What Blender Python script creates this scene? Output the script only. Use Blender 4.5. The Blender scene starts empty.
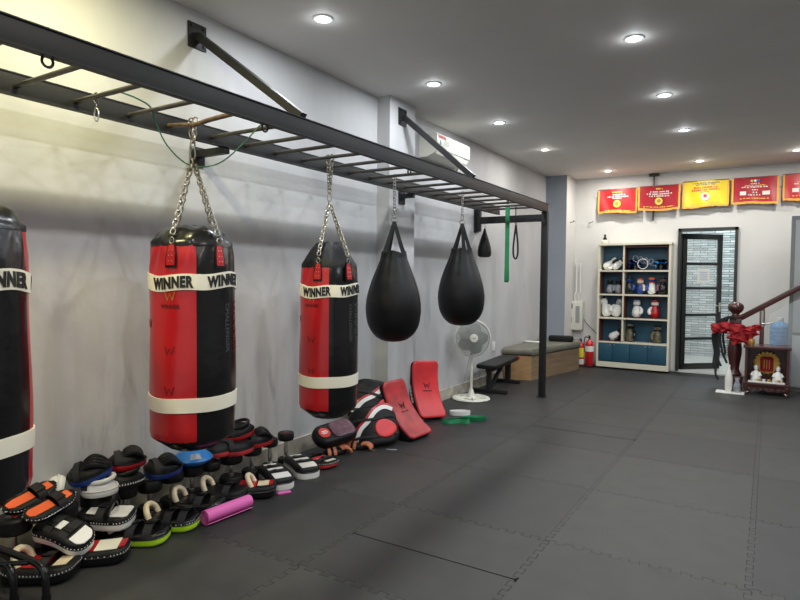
import bpy, bmesh, math, random
from mathutils import Vector, Matrix, Euler, noise
random.seed(7)
R = math.radians; PI = math.pi
scene = bpy.context.scene
COL = scene.collection

# ---------------------------------------------------------------- camera, world, lights, exposure
W0, YB, ZC = 0.0, 10.95, 3.316          # left wall x, back wall y, ceiling z
cam_d = bpy.data.cameras.new('camera'); cam_d.sensor_width = 36; cam_d.lens = 596.44/800*36
cam = bpy.data.objects.new('camera', cam_d); COL.objects.link(cam); scene.camera = cam
yaw, pit, rol = 0.554, 0.0366, 0.0094
_F = Vector((-math.sin(yaw)*math.cos(pit), math.cos(yaw)*math.cos(pit), -math.sin(pit)))
_Rt = Vector((math.cos(yaw), math.sin(yaw), 0)); _U = _Rt.cross(_F)
_Rr = _Rt*math.cos(rol)+_U*math.sin(rol); _Ur = _U*math.cos(rol)-_Rt*math.sin(rol)
mw = Matrix((_Rr, _Ur, -_F)).transposed().to_4x4(); mw.translation = Vector((3.40, 0, 1.502))
cam.matrix_world = mw
cam_d.clip_start = 0.05

world = bpy.data.worlds.new('world'); scene.world = world; world.use_nodes = True
bg = world.node_tree.nodes['Background']; bg.inputs[0].default_value = (0.92, 0.95, 1.0, 1); bg.inputs[1].default_value = 0.7
scene.view_settings.view_transform = 'Standard'; scene.view_settings.look = 'None'
scene.view_settings.gamma = 1.0; scene.view_settings.exposure = 0.0
try: scene.view_settings.use_curve_mapping = False
except Exception: pass
LAMP_W = 23.0
COOL = (0.90, 0.95, 1.0); WARM = (1.0, 0.92, 0.50); NEUT = (1.0, 0.97, 0.9)

# ---------------------------------------------------------------- materials
def mat(name, col, rough=0.6, metal=0.0, var=0.0, vscale=8.0, bump=0.0, bscale=60.0, spec=0.5, emit=None, estr=0.0, col2=None, coat=0.0, sheen=0.0):
    m = bpy.data.materials.new(name); m.use_nodes = True
    nt = m.node_tree; b = nt.nodes['Principled BSDF']
    c4 = (*col, 1)
    b.inputs['Base Color'].default_value = c4
    b.inputs['Roughness'].default_value = rough; b.inputs['Metallic'].default_value = metal
    b.inputs['Specular IOR Level'].default_value = spec
    b.inputs['Coat Weight'].default_value = coat
    if coat: b.inputs['Coat Roughness'].default_value = 0.15
    if sheen: b.inputs['Sheen Weight'].default_value = sheen
    tc = nt.nodes.new('ShaderNodeTexCoord')
    if var > 0 or col2:
        n = nt.nodes.new('ShaderNodeTexNoise'); n.inputs['Scale'].default_value = vscale; n.inputs['Detail'].default_value = 5
        nt.links.new(tc.outputs['Object'], n.inputs['Vector'])
        r = nt.nodes.new('ShaderNodeValToRGB'); r.color_ramp.elements[0].position = 0.32; r.color_ramp.elements[1].position = 0.68
        c2 = col2 if col2 else tuple(min(1, x*(1+var)+0.01*var) for x in col)
        c1 = col if col2 else tuple(x*(1-var) for x in col)
        r.color_ramp.elements[0].color = (*c1, 1); r.color_ramp.elements[1].color = (*c2, 1)
        nt.links.new(n.outputs['Fac'], r.inputs['Fac']); nt.links.new(r.outputs['Color'], b.inputs['Base Color'])
    if bump > 0:
        n2 = nt.nodes.new('ShaderNodeTexNoise'); n2.inputs['Scale'].default_value = bscale; n2.inputs['Detail'].default_value = 4
        nt.links.new(tc.outputs['Object'], n2.inputs['Vector'])
        bp = nt.nodes.new('ShaderNodeBump'); bp.inputs['Strength'].default_value = bump; bp.inputs['Distance'].default_value = 0.01
        nt.links.new(n2.outputs['Fac'], bp.inputs['Height']); nt.links.new(bp.outputs['Normal'], b.inputs['Normal'])
    if emit:
        b.inputs['Emission Color'].default_value = (*emit, 1); b.inputs['Emission Strength'].default_value = estr
    return m

def plaster(name, base, dark, light, stains=True):
    m = bpy.data.materials.new(name); m.use_nodes = True; nt = m.node_tree; b = nt.nodes['Principled BSDF']
    b.inputs['Roughness'].default_value = 0.62; b.inputs['Specular IOR Level'].default_value = 0.35
    tc = nt.nodes.new('ShaderNodeTexCoord')
    def noise_(sc, sx=(1, 1, 1), det=6, dist=0.0):
        mp = nt.nodes.new('ShaderNodeMapping'); mp.inputs['Scale'].default_value = sx
        n = nt.nodes.new('ShaderNodeTexNoise'); n.inputs['Scale'].default_value = sc; n.inputs['Detail'].default_value = det; n.inputs['Distortion'].default_value = dist
        nt.links.new(tc.outputs['Object'], mp.inputs['Vector']); nt.links.new(mp.outputs['Vector'], n.inputs['Vector']); return n
    def ramp(src, p0, p1, c0, c1):
        r = nt.nodes.new('ShaderNodeValToRGB'); r.color_ramp.elements[0].position = p0; r.color_ramp.elements[1].position = p1
        r.color_ramp.elements[0].color = (*c0, 1); r.color_ramp.elements[1].color = (*c1, 1); nt.links.new(src, r.inputs['Fac']); return r
    def mix(fac, a, b_, mode='MIX'):
        x = nt.nodes.new('ShaderNodeMixRGB'); x.blend_type = mode
        if isinstance(fac, float): x.inputs[0].default_value = fac
        else: nt.links.new(fac, x.inputs[0])
        nt.links.new(a, x.inputs[1]); nt.links.new(b_, x.inputs[2]); return x
    r1 = ramp(noise_(1.1, (1, 1.2, .45), 8, 1.2).outputs['Fac'], .3, .7, dark, base)
    r2 = ramp(noise_(2.3, (1, 1, .5), 8, .8).outputs['Fac'], .35, .75, base, light)
    c = mix(.5, r1.outputs[0], r2.outputs[0])
    out = c
    if stains:
        st = ramp(noise_(3.2, (1, 1.6, .35), 9, 1.5).outputs['Fac'], .58, .74, (0, 0, 0), (1, 1, 1))
        sep = nt.nodes.new('ShaderNodeSeparateXYZ'); nt.links.new(tc.outputs['Object'], sep.inputs[0])
        mr = nt.nodes.new('ShaderNodeMapRange'); mr.inputs[1].default_value = 0.2; mr.inputs[2].default_value = 1.7; mr.inputs[3].default_value = 0.75; mr.inputs[4].default_value = 0.0
        nt.links.new(sep.outputs['Z'], mr.inputs[0])
        mu = nt.nodes.new('ShaderNodeMath'); mu.operation = 'MULTIPLY'; nt.links.new(st.outputs[0], mu.inputs[0]); nt.links.new(mr.outputs[0], mu.inputs[1])
        rgb = nt.nodes.new('ShaderNodeRGB'); rgb.outputs[0].default_value = (dark[0]*.62, dark[1]*.6, dark[2]*.55, 1)
        out = mix(mu.outputs[0], c.outputs[0], rgb.outputs[0])
    nt.links.new(out.outputs[0], b.inputs['Base Color'])
    bp = nt.nodes.new('ShaderNodeBump'); bp.inputs['Strength'].default_value = .12; bp.inputs['Distance'].default_value = .02
    nt.links.new(noise_(14, (1, 1, 1), 6).outputs['Fac'], bp.inputs['Height']); nt.links.new(bp.outputs['Normal'], b.inputs['Normal'])
    return m

def brick_mat(name, c1, c2, mortar, scale, w, h, rough=.7, rot=None, bump=.6, msize=.02):
    m = bpy.data.materials.new(name); m.use_nodes = True; nt = m.node_tree; b = nt.nodes['Principled BSDF']; b.inputs['Roughness'].default_value = rough
    tc = nt.nodes.new('ShaderNodeTexCoord'); mp = nt.nodes.new('ShaderNodeMapping')
    if rot: mp.inputs['Rotation'].default_value = rot
    br = nt.nodes.new('ShaderNodeTexBrick'); br.inputs['Color1'].default_value = (*c1, 1); br.inputs['Color2'].default_value = (*c2, 1); br.inputs['Mortar'].default_value = (*mortar, 1)
    br.inputs['Scale'].default_value = scale; br.inputs['Brick Width'].default_value = w; br.inputs['Row Height'].default_value = h; br.inputs['Mortar Size'].default_value = msize; br.inputs['Bias'].default_value = 0
    nt.links.new(tc.outputs['Object'], mp.inputs[0]); nt.links.new(mp.outputs[0], br.inputs['Vector'])
    n = nt.nodes.new('ShaderNodeTexNoise'); n.inputs['Scale'].default_value = 9; n.inputs['Detail'].default_value = 7; nt.links.new(tc.outputs['Object'], n.inputs['Vector'])
    mx = nt.nodes.new('ShaderNodeMixRGB'); mx.blend_type = 'MULTIPLY'; mx.inputs[0].default_value = .5; nt.links.new(br.outputs['Color'], mx.inputs[1]); nt.links.new(n.outputs['Fac'], mx.inputs[2])
    nt.links.new(mx.outputs[0], b.inputs['Base Color'])
    bp = nt.nodes.new('ShaderNodeBump'); bp.inputs['Strength'].default_value = bump; bp.inputs['Distance'].default_value = .02
    nt.links.new(br.outputs['Color'], bp.inputs['Height']); nt.links.new(bp.outputs['Normal'], b.inputs['Normal'])
    return m

def wood(name, c1, c2, rot=(0, 0, 0), sc=(2, 14, 14), rough=.5):
    m = bpy.data.materials.new(name); m.use_nodes = True; nt = m.node_tree; b = nt.nodes['Principled BSDF']; b.inputs['Roughness'].default_value = rough
    tc = nt.nodes.new('ShaderNodeTexCoord'); mp = nt.nodes.new('ShaderNodeMapping'); mp.inputs['Scale'].default_value = sc; mp.inputs['Rotation'].default_value = rot
    n = nt.nodes.new('ShaderNodeTexNoise'); n.inputs['Scale'].default_value = 1.6; n.inputs['Detail'].default_value = 8; n.inputs['Distortion'].default_value = .6
    r = nt.nodes.new('ShaderNodeValToRGB'); r.color_ramp.elements[0].position = .3; r.color_ramp.elements[1].position = .72
    r.color_ramp.elements[0].color = (*c1, 1); r.color_ramp.elements[1].color = (*c2, 1)
    nt.links.new(tc.outputs['Object'], mp.inputs[0]); nt.links.new(mp.outputs[0], n.inputs['Vector']); nt.links.new(n.outputs['Fac'], r.inputs[0]); nt.links.new(r.outputs[0], b.inputs['Base Color'])
    return m

def glassy(name, col, alpha, rough=.1):
    m = bpy.data.materials.new(name); m.use_nodes = True; nt = m.node_tree; b = nt.nodes['Principled BSDF']
    b.inputs['Base Color'].default_value = (*col, 1); b.inputs['Roughness'].default_value = rough; b.inputs['Alpha'].default_value = alpha
    return m

M = dict(
 wall=plaster('grey_plaster', (.50, .50, .505), (.36, .362, .368), (.60, .60, .605)),
 pilaster=plaster('blue_grey_plaster', (.30, .33, .38), (.26, .29, .34), (.34, .37, .42), False),
 white=plaster('white_paint', (.66, .65, .63), (.60, .59, .57), (.70, .69, .67), False),
 ceil=mat('ceiling_paint', (.68, .66, .635), .7, var=.03, vscale=1.5),
 stonebase=mat('baseboard_tile', (.42, .39, .33), .45, var=.28, vscale=9, bump=.2, bscale=30),
 steel=mat('dark_painted_steel', (.015, .015, .0155), .5, .0, var=.1, bump=.04, bscale=180, spec=.25),
 rung=mat('worn_steel_rung', (.055, .050, .045), .35, .4, var=.2, vscale=20),
 rusty=mat('bare_brown_steel', (.13, .085, .055), .4, .5, var=.3, vscale=20),
 chrome=mat('chrome', (.62, .60, .55), .28, 1.0),
 chain=mat('chain_steel', (.36, .34, .30), .35, 1.0),
 leather=mat('black_vinyl', (.005, .005, .0055), .26, bump=.45, bscale=11, spec=.35, coat=.18),
 leather_m=mat('matte_black_vinyl', (.0055, .0055, .006), .42, bump=.3, bscale=160, spec=.24),
 rubber=mat('black_rubber', (.006, .006, .006), .5, spec=.3, bump=.1, bscale=120),
 nylon=mat('black_webbing', (.012, .012, .013), .75, bump=.3, bscale=300),
 red=mat('red_vinyl', (.43, .006, .009), .32, bump=.3, bscale=11, spec=.5, coat=.2),
 redpad=mat('red_pad_leather', (.66, .030, .036), .40, var=.12, vscale=6, bump=.1, bscale=120),
 redpad2=mat('worn_red_pad_leather', (.42, .022, .028), .42, var=.35, vscale=7, bump=.1, bscale=120),
 redcloth=mat('red_cloth', (.32, .008, .012), .8, bump=.4, bscale=80),
 cream=mat('cream_band', (.80, .76, .62), .45, bump=.1, bscale=40),
 whitev=mat('white_vinyl', (.80, .79, .75), .38, bump=.1, bscale=60),
 offw=mat('off_white_plastic', (.72, .71, .62), .4),
 grille=mat('grey_wire', (.30, .30, .27), .4),
 beige=mat('beige_rubber', (.74, .62, .42), .5, var=.1, vscale=30),
 black=mat('flat_black', (.006, .006, .006), .6),
 blue=mat('blue_vinyl', (.012, .045, .24), .35),
 sky=mat('bright_blue_vinyl', (.02, .20, .55), .38),
 orange=mat('orange_vinyl', (.85, .13, .03), .4),
 lime=mat('lime_vinyl', (.45, .75, .02), .4),
 gold=mat('gold_print', (.42, .20, .05), .4),
 faint=mat('faint_grey_print', (.045, .045, .048), .3),
 darkred=mat('dark_red_print', (.13, .006, .008), .4),
 green=mat('green_latex', (.006, .20, .07), .55),
 cord=mat('green_cord', (.02, .13, .07), .5),
 pink=mat('pink_foam', (.70, .13, .42), .6),
 purple=mat('purple_grey_vinyl', (.13, .05, .07), .45, var=.4, vscale=25),
 tan=mat('orange_tan_leather', (.50, .16, .07), .5, var=.2, vscale=14),
 teal=mat('teal_laminate', (.014, .075, .125), .45),
 creamlam=mat('cream_laminate', (.70, .67, .54), .45),
 brownlam=mat('brown_laminate', (.14, .045, .022), .5),
 silver=mat('silver_grey_leather', (.28, .29, .31), .35, var=.4, vscale=20),
 camo=mat('camouflage_leather', (.02, .02, .012), .45, vscale=22, col2=(.20, .17, .09)),
 rosewood=mat('dark_rosewood', (.055, .012, .010), .28, var=.25, vscale=15, coat=.3),
 goldm=mat('gold_leaf', (.55, .33, .08), .35, .7),
 porcelain=mat('porcelain', (.75, .73, .68), .25),
 yellow=mat('yellow_satin', (.78, .58, .01), .5),
 banner=mat('red_satin', (.52, .010, .014), .42),
 banner2=mat('crimson_satin', (.40, .006, .018), .42),
 fringe=mat('gold_fringe', (.85, .42, .06), .6, bump=.8, bscale=150),
 print_w=mat('white_print', (.85, .82, .80), .6), print_g=mat('yellow_print', (.88, .66, .10), .6), print_b=mat('dark_blue_print', (.05, .08, .25), .6),
 print_r=mat('red_print', (.62, .03, .02), .6),
 extred=mat('extinguisher_red', (.55, .012, .016), .25, coat=.4),
 label=mat('paper_label', (.78, .76, .70), .6), ylabel=mat('yellow_label', (.80, .66, .03), .6),
 olive=mat('olive_vinyl', (.16, .155, .12), .5, var=.1, bump=.1, bscale=40),
 plank=wood('oak_laminate', (.17, .11, .06), (.30, .21, .13), sc=(1.0, 1.0, 14)),
 tanwood=wood('tan_plywood', (.36, .20, .08), (.48, .29, .13), sc=(3, 3, 10)),
 grey=mat('grey_cabinet_paint', (.33, .34, .33), .45), greyd=mat('grey_frame_paint', (.14, .15, .145), .45),
 frame=mat('black_door_frame', (.018, .020, .018), .35),
 stone=brick_mat('stacked_stone', (.85, .90, .88), (.36, .43, .42), (.16, .18, .18), 1.0, .26, .048, rot=(R(90), 0, 0), msize=.006),
 tile=mat('white_floor_tile', (.62, .62, .58), .25),
 gl=glassy('door_glass', (.80, .85, .84), .18, .15), gl2=glassy('clear_rail_glass', (.75, .80, .80), .12, .05),
 water=glassy('blue_bottle_plastic', (.10, .32, .62), .72, .12),
 mat0=mat('foam_mat_dark', (.027, .027, .027), .50, var=.10, vscale=5, bump=.25, bscale=260, spec=.4),
 mat1=mat('foam_mat_mid', (.031, .031, .030), .50, var=.12, vscale=6, bump=.25, bscale=260, spec=.4),
 mat2=mat('foam_mat_pale', (.035, .035, .033), .50, var=.12, vscale=6, bump=.25, bscale=260, spec=.4),
 mat3=mat('foam_mat_brownish', (.043, .039, .035), .50, var=.12, vscale=6, bump=.25, bscale=260, spec=.4),
 lamp_on=mat('lamp_diffuser', (.9, .9, .9), .5, emit=(.96, .98, 1.0), estr=22),
 lamp_warm=mat('lamp_diffuser_warm', (.9, .9, .85), .5, emit=(1.0, .95, .80), estr=18),
 trimw=mat('white_trim_ring', (.80, .80, .80), .4),
)

# ---------------------------------------------------------------- mesh helpers
def TR(loc=(0, 0, 0), rot=(0, 0, 0), sc=None):
    m = Matrix.Translation(loc) @ Euler(rot).to_matrix().to_4x4()
    if sc: m = m @ Matrix.Diagonal((*sc, 1))
    return m
def axes(o, x, y, z):
    m = Matrix((x, y, z)).transposed().to_4x4(); m.translation = o; return m

class MB:
    def __init__(s): s.v = []; s.f = []; s.mi = []
    def add(s, V, F, mi=0, T=None):
        o = len(s.v)
        s.v += [tuple((T @ Vector(p)) if T is not None else p) for p in V]
        s.f += [tuple(i+o for i in f) for f in F]; s.mi += [mi]*len(F); return s
    def box(s, c, d, mi=0, T=None, ch=0.0, rot=None):
        hx, hy, hz = d[0]/2, d[1]/2, d[2]/2
        L = TR(c, rot or (0, 0, 0)); L = T @ L if T is not None else L
        if ch <= 0:
            V = [(x, y, z) for x in (-hx, hx) for y in (-hy, hy) for z in (-hz, hz)]
            F = [(0, 1, 3, 2), (4, 6, 7, 5), (0, 4, 5, 1), (2, 3, 7, 6), (0, 2, 6, 4), (1, 5, 7, 3)]
            return s.add(V, F, mi, L)
        ch = min(ch, hx*.95, hy*.95, hz*.95)
        bm = bmesh.new(); bmesh.ops.create_cube(bm, size=1)
        for v in bm.verts: v.co = Vector((v.co.x*d[0], v.co.y*d[1], v.co.z*d[2]))
        bmesh.ops.bevel(bm, geom=bm.edges[:], offset=ch, segments=2, profile=.6, affect='EDGES')
        bm.verts.index_update(); V = [tuple(v.co) for v in bm.verts]; F = [tuple(v.index for v in f.verts) for f in bm.faces]; bm.free()
        return s.add(V, F, mi, L)
    def tube(s, P, r, n=8, mi=0, T=None, closed=False, flat=None, up=None):
        P = [Vector(p) for p in P]; N = len(P); V = []; F = []
        rr = r if isinstance(r, (list, tuple)) else [r]*N
        prev = None
        for i, p in enumerate(P):
            if closed: t = P[(i+1) % N]-P[i-1]
            else: t = P[min(i+1, N-1)]-P[max(i-1, 0)]
            t.normalize()
            if up is not None: a = Vector(up)-t*t.dot(Vector(up))
            elif prev is None:
                a = t.cross(Vector((0, 0, 1))); a = a if a.length > .01 else t.cross(Vector((1, 0, 0)))
            else: a = prev-t*t.dot(prev)
            a.normalize(); prev = a; b = t.cross(a)
            fa = flat or (1, 1)
            for k in range(n):
                q = 2*PI*k/n+(PI/4 if n == 4 else 0); V.append(p+a*math.cos(q)*rr[i]*fa[0]+b*math.sin(q)*rr[i]*fa[1])
        for i in range(N if closed else N-1):
            j = (i+1) % N
            for k in range(n): F.append((i*n+k, i*n+(k+1) % n, j*n+(k+1) % n, j*n+k))
        if not closed: F += [tuple(range(n))[::-1], tuple((N-1)*n+k for k in range(n))]
        return s.add(V, F, mi, T)
    def cyl(s, p0, p1, r, n=16, mi=0, T=None, r1=None): return s.tube([p0, p1], [r, r if r1 is None else r1], n, mi, T)
    def lathe(s, prof, n=24, mi=0, T=None, a0=0.0, a1=2*PI, fn=None, mis=None):
        full = abs(a1-a0-2*PI) < 1e-6; m = n if full else n+1; V = []; F = []; MI = []
        for (r, z) in prof:
            for k in range(m):
                a = a0+(a1-a0)*k/n; rr = r; zz = z
                if fn: rr, zz = fn(r, z, a)
                V.append((rr*math.cos(a), rr*math.sin(a), zz))
        for i in range(len(prof)-1):
            for k in range(n):
                k2 = (k+1) % m; F.append((i*m+k, i*m+k2, (i+1)*m+k2, (i+1)*m+k)); MI.append(mis[i] if mis else mi)
        if full:
            if prof[0][0] > 1e-4: F.append(tuple(range(m))[::-1]); MI.append(mis[0] if mis else mi)
            if prof[-1][0] > 1e-4: F.append(tuple((len(prof)-1)*m+k for k in range(m))); MI.append(mis[-1] if mis else mi)
        o = len(s.f); s.add(V, F, mi, T); s.mi[o:] = MI; return s
    def slab(s, outline, prof, mi=0, T=None, bend=None, mis=None):
        """stack of insets of an outline; prof = [(inset, z)] ; closes at both ends with rings"""
        c = Vector((sum(p[0] for p in outline)/len(outline), sum(p[1] for p in outline)/len(outline)))
        n = len(outline); V = []; F = []; MI = []
        R0 = min((Vector(p)-c).length for p in outline)
        i0, z0 = prof[0]; i1, z1 = prof[-1]
        rings = [(('s', .25), z0), (('s', .55), z0), (('s', .8), z0)] if True else []
        full = [((k, i0), z) for k, z in [(.2, z0), (.5, z0), (.8, z0)]]+[((1, i), z) for i, z in prof]+[((k, i1), z1) for k in (.8, .5, .2)]
        for (k, ins), z in full:
            for p in outline:
                d = Vector(p)-c; L = d.length; q = c+d*((L-ins)/L)*k
                V.append((q.x, q.y, z))
        for i in range(len(full)-1):
            for k in range(n):
                F.append((i*n+k, i*n+(k+1) % n, (i+1)*n+(k+1) % n, (i+1)*n+k))
                MI.append((mis[max(0, min(i-3, len(prof)-2))] if mis else mi))
        F.append(tuple(range(n))[::-1]); MI.append(mis[0] if mis else mi); F.append(tuple((len(full)-1)*n+k for k in range(n))); MI.append(mis[-1] if mis else mi)
        if bend: V = [bend(*v) for v in V]
        o = len(s.f); s.add(V, F, mi, T); s.mi[o:] = MI; return s
    def strip(s, rows, th, mi=0, T=None):
        """ribbon solid: rows = list of (pointA, pointB, normal)"""
        V = []; F = []
        for a, b, nrm in rows:
            a, b, nrm = Vector(a), Vector(b), Vector(nrm).normalized()*th
            V += [a, b, b+nrm, a+nrm]
        for i in range(len(rows)-1):
            for k in range(4): F.append((i*4+k, i*4+(k+1) % 4, i*4+4+(k+1) % 4, i*4+4+k))
        F += [(3, 2, 1, 0), tuple((len(rows)-1)*4+k for k in range(4))]
        return s.add(V, F, mi, T)
    def ball(s, c, r, n=14, mi=0, T=None, sc=(1, 1, 1), rot=(0, 0, 0)):
        L = TR(c, rot, sc); L = T @ L if T is not None else L
        m = max(6, n//2); return s.lathe([(max(1e-5, r*math.sin(PI*i/m)), -r*math.cos(PI*i/m)) for i in range(m+1)], n, mi, L)
    def torus(s, c, R_, r, n=20, k=8, mi=0, T=None, rot=(0, 0, 0)):
        L = TR(c, rot); L = T @ L if T is not None else L
        return s.tube([(R_*math.cos(2*PI*i/n), R_*math.sin(2*PI*i/n), 0) for i in range(n)], r, k, mi, L, closed=True)
    def build(s, name, mats, parent=None, ang=38, warp=None, loc=None):
        me = bpy.data.meshes.new(name)
        V = [tuple(warp(*p)) for p in s.v] if warp else s.v
        me.from_pydata(V, [], s.f)
        ms = mats if isinstance(mats, (list, tuple)) else [mats]
        for m in ms: me.materials.append(M[m] if isinstance(m, str) else m)
        me.polygons.foreach_set('material_index', s.mi); me.update()
        bm = bmesh.new(); bm.from_mesh(me); bmesh.ops.remove_doubles(bm, verts=bm.verts[:], dist=1e-5); bmesh.ops.recalc_face_normals(bm, faces=bm.faces[:]); bm.to_mesh(me); bm.free()
        me.polygons.foreach_set('use_smooth', [True]*len(me.polygons))
        me.set_sharp_from_angle(angle=R(ang))
        o = bpy.data.objects.new(name, me); COL.objects.link(o)
        if parent: o.parent = parent
        if loc: o.location = loc
        return o

def thing(name, label, cat, loc=(0, 0, 0), rot=(0, 0, 0), group=None):
    o = bpy.data.objects.new(name, None); o.empty_display_size = .1; COL.objects.link(o)
    o.location = loc; o.rotation_euler = rot; o['label'] = label; o['category'] = cat
    if group: o['group'] = group
    return o
def tag(o, label, cat, group=None):
    o['label'] = label; o['category'] = cat
    if group: o['group'] = group
    return o
def struct(o): o['kind'] = 'structure'; return o
def copy_tree(o, parent=None):
    c = o.copy(); COL.objects.link(c)
    if parent: c.parent = parent
    for ch in list(o.children): copy_tree(ch, c)
    return c
def text_mesh(txt, size, bold=0.0, ext=0.0, width=1.0, space=1.0):
    cu = bpy.data.curves.new('txt', 'FONT'); cu.body = txt; cu.size = size; cu.offset = bold; cu.extrude = ext; cu.align_x = 'CENTER'; cu.align_y = 'CENTER'; cu.resolution_u = 3; cu.space_character = space
    o = bpy.data.objects.new('txt', cu); COL.objects.link(o)
    bpy.context.view_layer.update(); dg = bpy.context.evaluated_depsgraph_get()
    me = o.evaluated_get(dg).to_mesh(); bm = bmesh.new(); bm.from_mesh(me)
    for v in bm.verts: v.co.x *= width
    bmesh.ops.triangulate(bm, faces=bm.faces[:])
    for _ in range(2):
        long_ = [e for e in bm.edges if e.calc_length() > size*.25]
        if long_: bmesh.ops.subdivide_edges(bm, edges=long_, cuts=1); bmesh.ops.triangulate(bm, faces=[f for f in bm.faces if len(f.verts) > 3])
    bm.verts.index_update(); V = [tuple(v.co) for v in bm.verts]; F = [tuple(v.index for v in f.verts) for f in bm.faces]; bm.free()
    bpy.data.objects.remove(o, do_unlink=True); bpy.data.curves.remove(cu)
    return V, F
def rrect(w, h, r, n=5):
    P = []
    for cx, cy, a in ((w/2-r, h/2-r, 0), (-w/2+r, h/2-r, 90), (-w/2+r, -h/2+r, 180), (w/2-r, -h/2+r, 270)):
        for k in range(n+1): q = R(a+90*k/n); P.append((cx+r*math.cos(q), cy+r*math.sin(q)))
    return P
def rounded(t, r, n=4, z0=0.0):
    """profile for slab: thickness t with edge rounding r"""
    P = [(r-r*math.sin(PI/2*k/n), z0+r-r*math.cos(PI/2*k/n)) for k in range(n+1)]
    P += [(r-r*math.cos(PI/2*k/n), z0+t-r+r*math.sin(PI/2*k/n)) for k in range(n+1)]
    return P

# ---------------------------------------------------------------- the room
YF = -2.2; XR = 7.2
b = MB(); b.box((XR/2, (YF+YB)/2, -.06), (XR+.4, YB-YF+.3, .06))
DX0, DX1 = 2.09, 2.96
# foam tiles laid over the slab, with real puzzle teeth along every seam
def edge(p, q, ph):
    """points along p->q with dovetail teeth; ph flips direction"""
    p = Vector(p); q = Vector(q); d = (q-p); L = d.length; d.normalize(); nrm = Vector((-d.y, d.x))
    n = max(2, int(round(L/.05))); out = [p]; st = L/n
    for k in range(n):
        a = p+d*st*(k+(.04 if k else .3)); c = p+d*st*(k+(.96 if k < n-1 else .7)); s_ = .016*(1 if k % 2 == 0 else -1)*ph; fl = st*.10
        out += [a-d*(fl if k else 0)+nrm*s_, c+d*(fl if k < n-1 else 0)+nrm*s_]
    return out
GX0, GY0 = 1.353, 3.33
xs = [-.02]+[GX0-1+.0+i for i in range(0, 8)]; xs = [0.0]+[GX0-1+i for i in range(0, 8)]
rows = [GY0+j for j in range(-6, 8)]
rnd = random.Random(3)
cols = [0.0]+[GX0+i for i in range(-1, 6)]
TB = {}
def tone(i, j):
    if i >= 4 and j <= 5 and j >= 3: return 3 if j == 4 else 2
    r = rnd.random()
    if i <= 1: return 0 if r < .7 else 1
    return 1 if r < .45 else (2 if r < .8 else 0)
gap = .0020
tiles = MB()
seam_v = {}   # shared seam polylines
def vseam(x, y0, y1):
    return edge((x, y0), (x, y1), 1)
for i in range(len(cols)-1):
    for j in range(len(rows)-1):
        x0, x1, y0, y1 = cols[i], cols[i+1], rows[j], rows[j+1]
        y0c, y1c = max(y0, YF), min(y1, YB-.005)
        if y1c-y0c < .02 or x0 >= XR: continue
        x1c = min(x1, XR)
        splits = [(y0c, y1c)]
        if abs(x0-GX0) < .01 and j == 5: splits = [(y0, y1-.53), (y1-.53, y1)]      # tile cut across, leaving a dark straight gap
        if abs(x0-GX0) < .01 and j == 8: splits = [(y0, y1-.44), (y1-.44, y1)]
        for (a, c) in splits:
            P = []
            bot = [Vector((x0, a)), Vector((x1c, a))] if (abs(a-y0) > .01 or a <= YF+.01 or x0 < .01) else edge((x0, a), (x1c, a), 1)
            rgt = edge((x1c, y0c), (x1c, y1c), 1) if x1c < XR else [Vector((x1c, y0c)), Vector((x1c, y1c))]
            lft = edge((x0, y0c), (x0, y1c), 1) if x0 > .01 else [Vector((x0, y0c)), Vector((x0, y1c))]
            top = [Vector((x0, c)), Vector((x1c, c))] if (abs(c-y1) > .01 or x0 < .01) else edge((x0, c), (x1c, c), 1)
            if (a, c) != (y0c, y1c):
                rgt = [p for p in rgt if a-.001 <= p.y <= c+.001]; lft = [p for p in lft if a-.001 <= p.y <= c+.001]
                if a > y0c: rgt = [Vector((x1c, a))]+rgt; lft = [Vector((x0, a))]+lft
                if c < y1c: rgt = rgt+[Vector((x1c, c))]; lft = lft+[Vector((x0, c))]
            P = bot+rgt+[Vector((x1c, c))]+top[::-1]+[Vector((x0, c))]+lft[::-1]
            Q = []
            for p in P:
                if not Q or (p-Q[-1]).length > 1e-4: Q.append(p)
            if (Q[0]-Q[-1]).length < 1e-4: Q.pop()
            cut_b = .007 if abs(a-y0c) > .01 else 0; 
            # inset by gap along vertex normals
            n = len(Q); I = []
            for k in range(n):
                e1 = (Q[k]-Q[k-1]).normalized(); e2 = (Q[(k+1) % n]-Q[k]).normalized()
                n1 = Vector((-e1.y, e1.x)); n2 = Vector((-e2.y, e2.x)); m_ = n1+n2
                if m_.length < .2: m_ = n1
                m_.normalize(); g = gap if (i+j) % 3 else gap*.6
                if cut_b and abs(Q[k].y-a) < 1e-3: I.append(Q[k]+m_*g+Vector((0, cut_b)))
                else: I.append(Q[k]+m_*g)
            V = [(p.x, p.y, -.028) for p in Q]+[(p.x, p.y, -.004) for p in I]
            cx = sum(p.x for p in I)/n; cy = sum(p.y for p in I)/n
            V2 = [(p.x, p.y, -.004+.0) for p in I]
            t_ = tone(i, j); bm = bmesh.new()
            vs = [bm.verts.new((p.x, p.y, 0)) for p in I]; f = bm.faces.new(vs)
            r_ = bmesh.ops.extrude_face_region(bm, geom=[f]); 
            for v in [g_ for g_ in r_['geom'] if isinstance(g_, bmesh.types.BMVert)]: v.co.z = -.028
            bmesh.ops.triangulate(bm, faces=[f_ for f_ in bm.faces if len(f_.verts) > 4]); bm.verts.index_update()
            tiles.add([tuple(v.co) for v in bm.verts], [tuple(v.index for v in f_.verts) for f_ in bm.faces], t_+1); bm.free()
for V_, F_, m_ in [(b.v, b.f, 0)]: tiles.add(V_, F_, 0)
fl = struct(tiles.build('floor', ['black', 'mat0', 'mat1', 'mat2', 'mat3'], ang=20))

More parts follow.
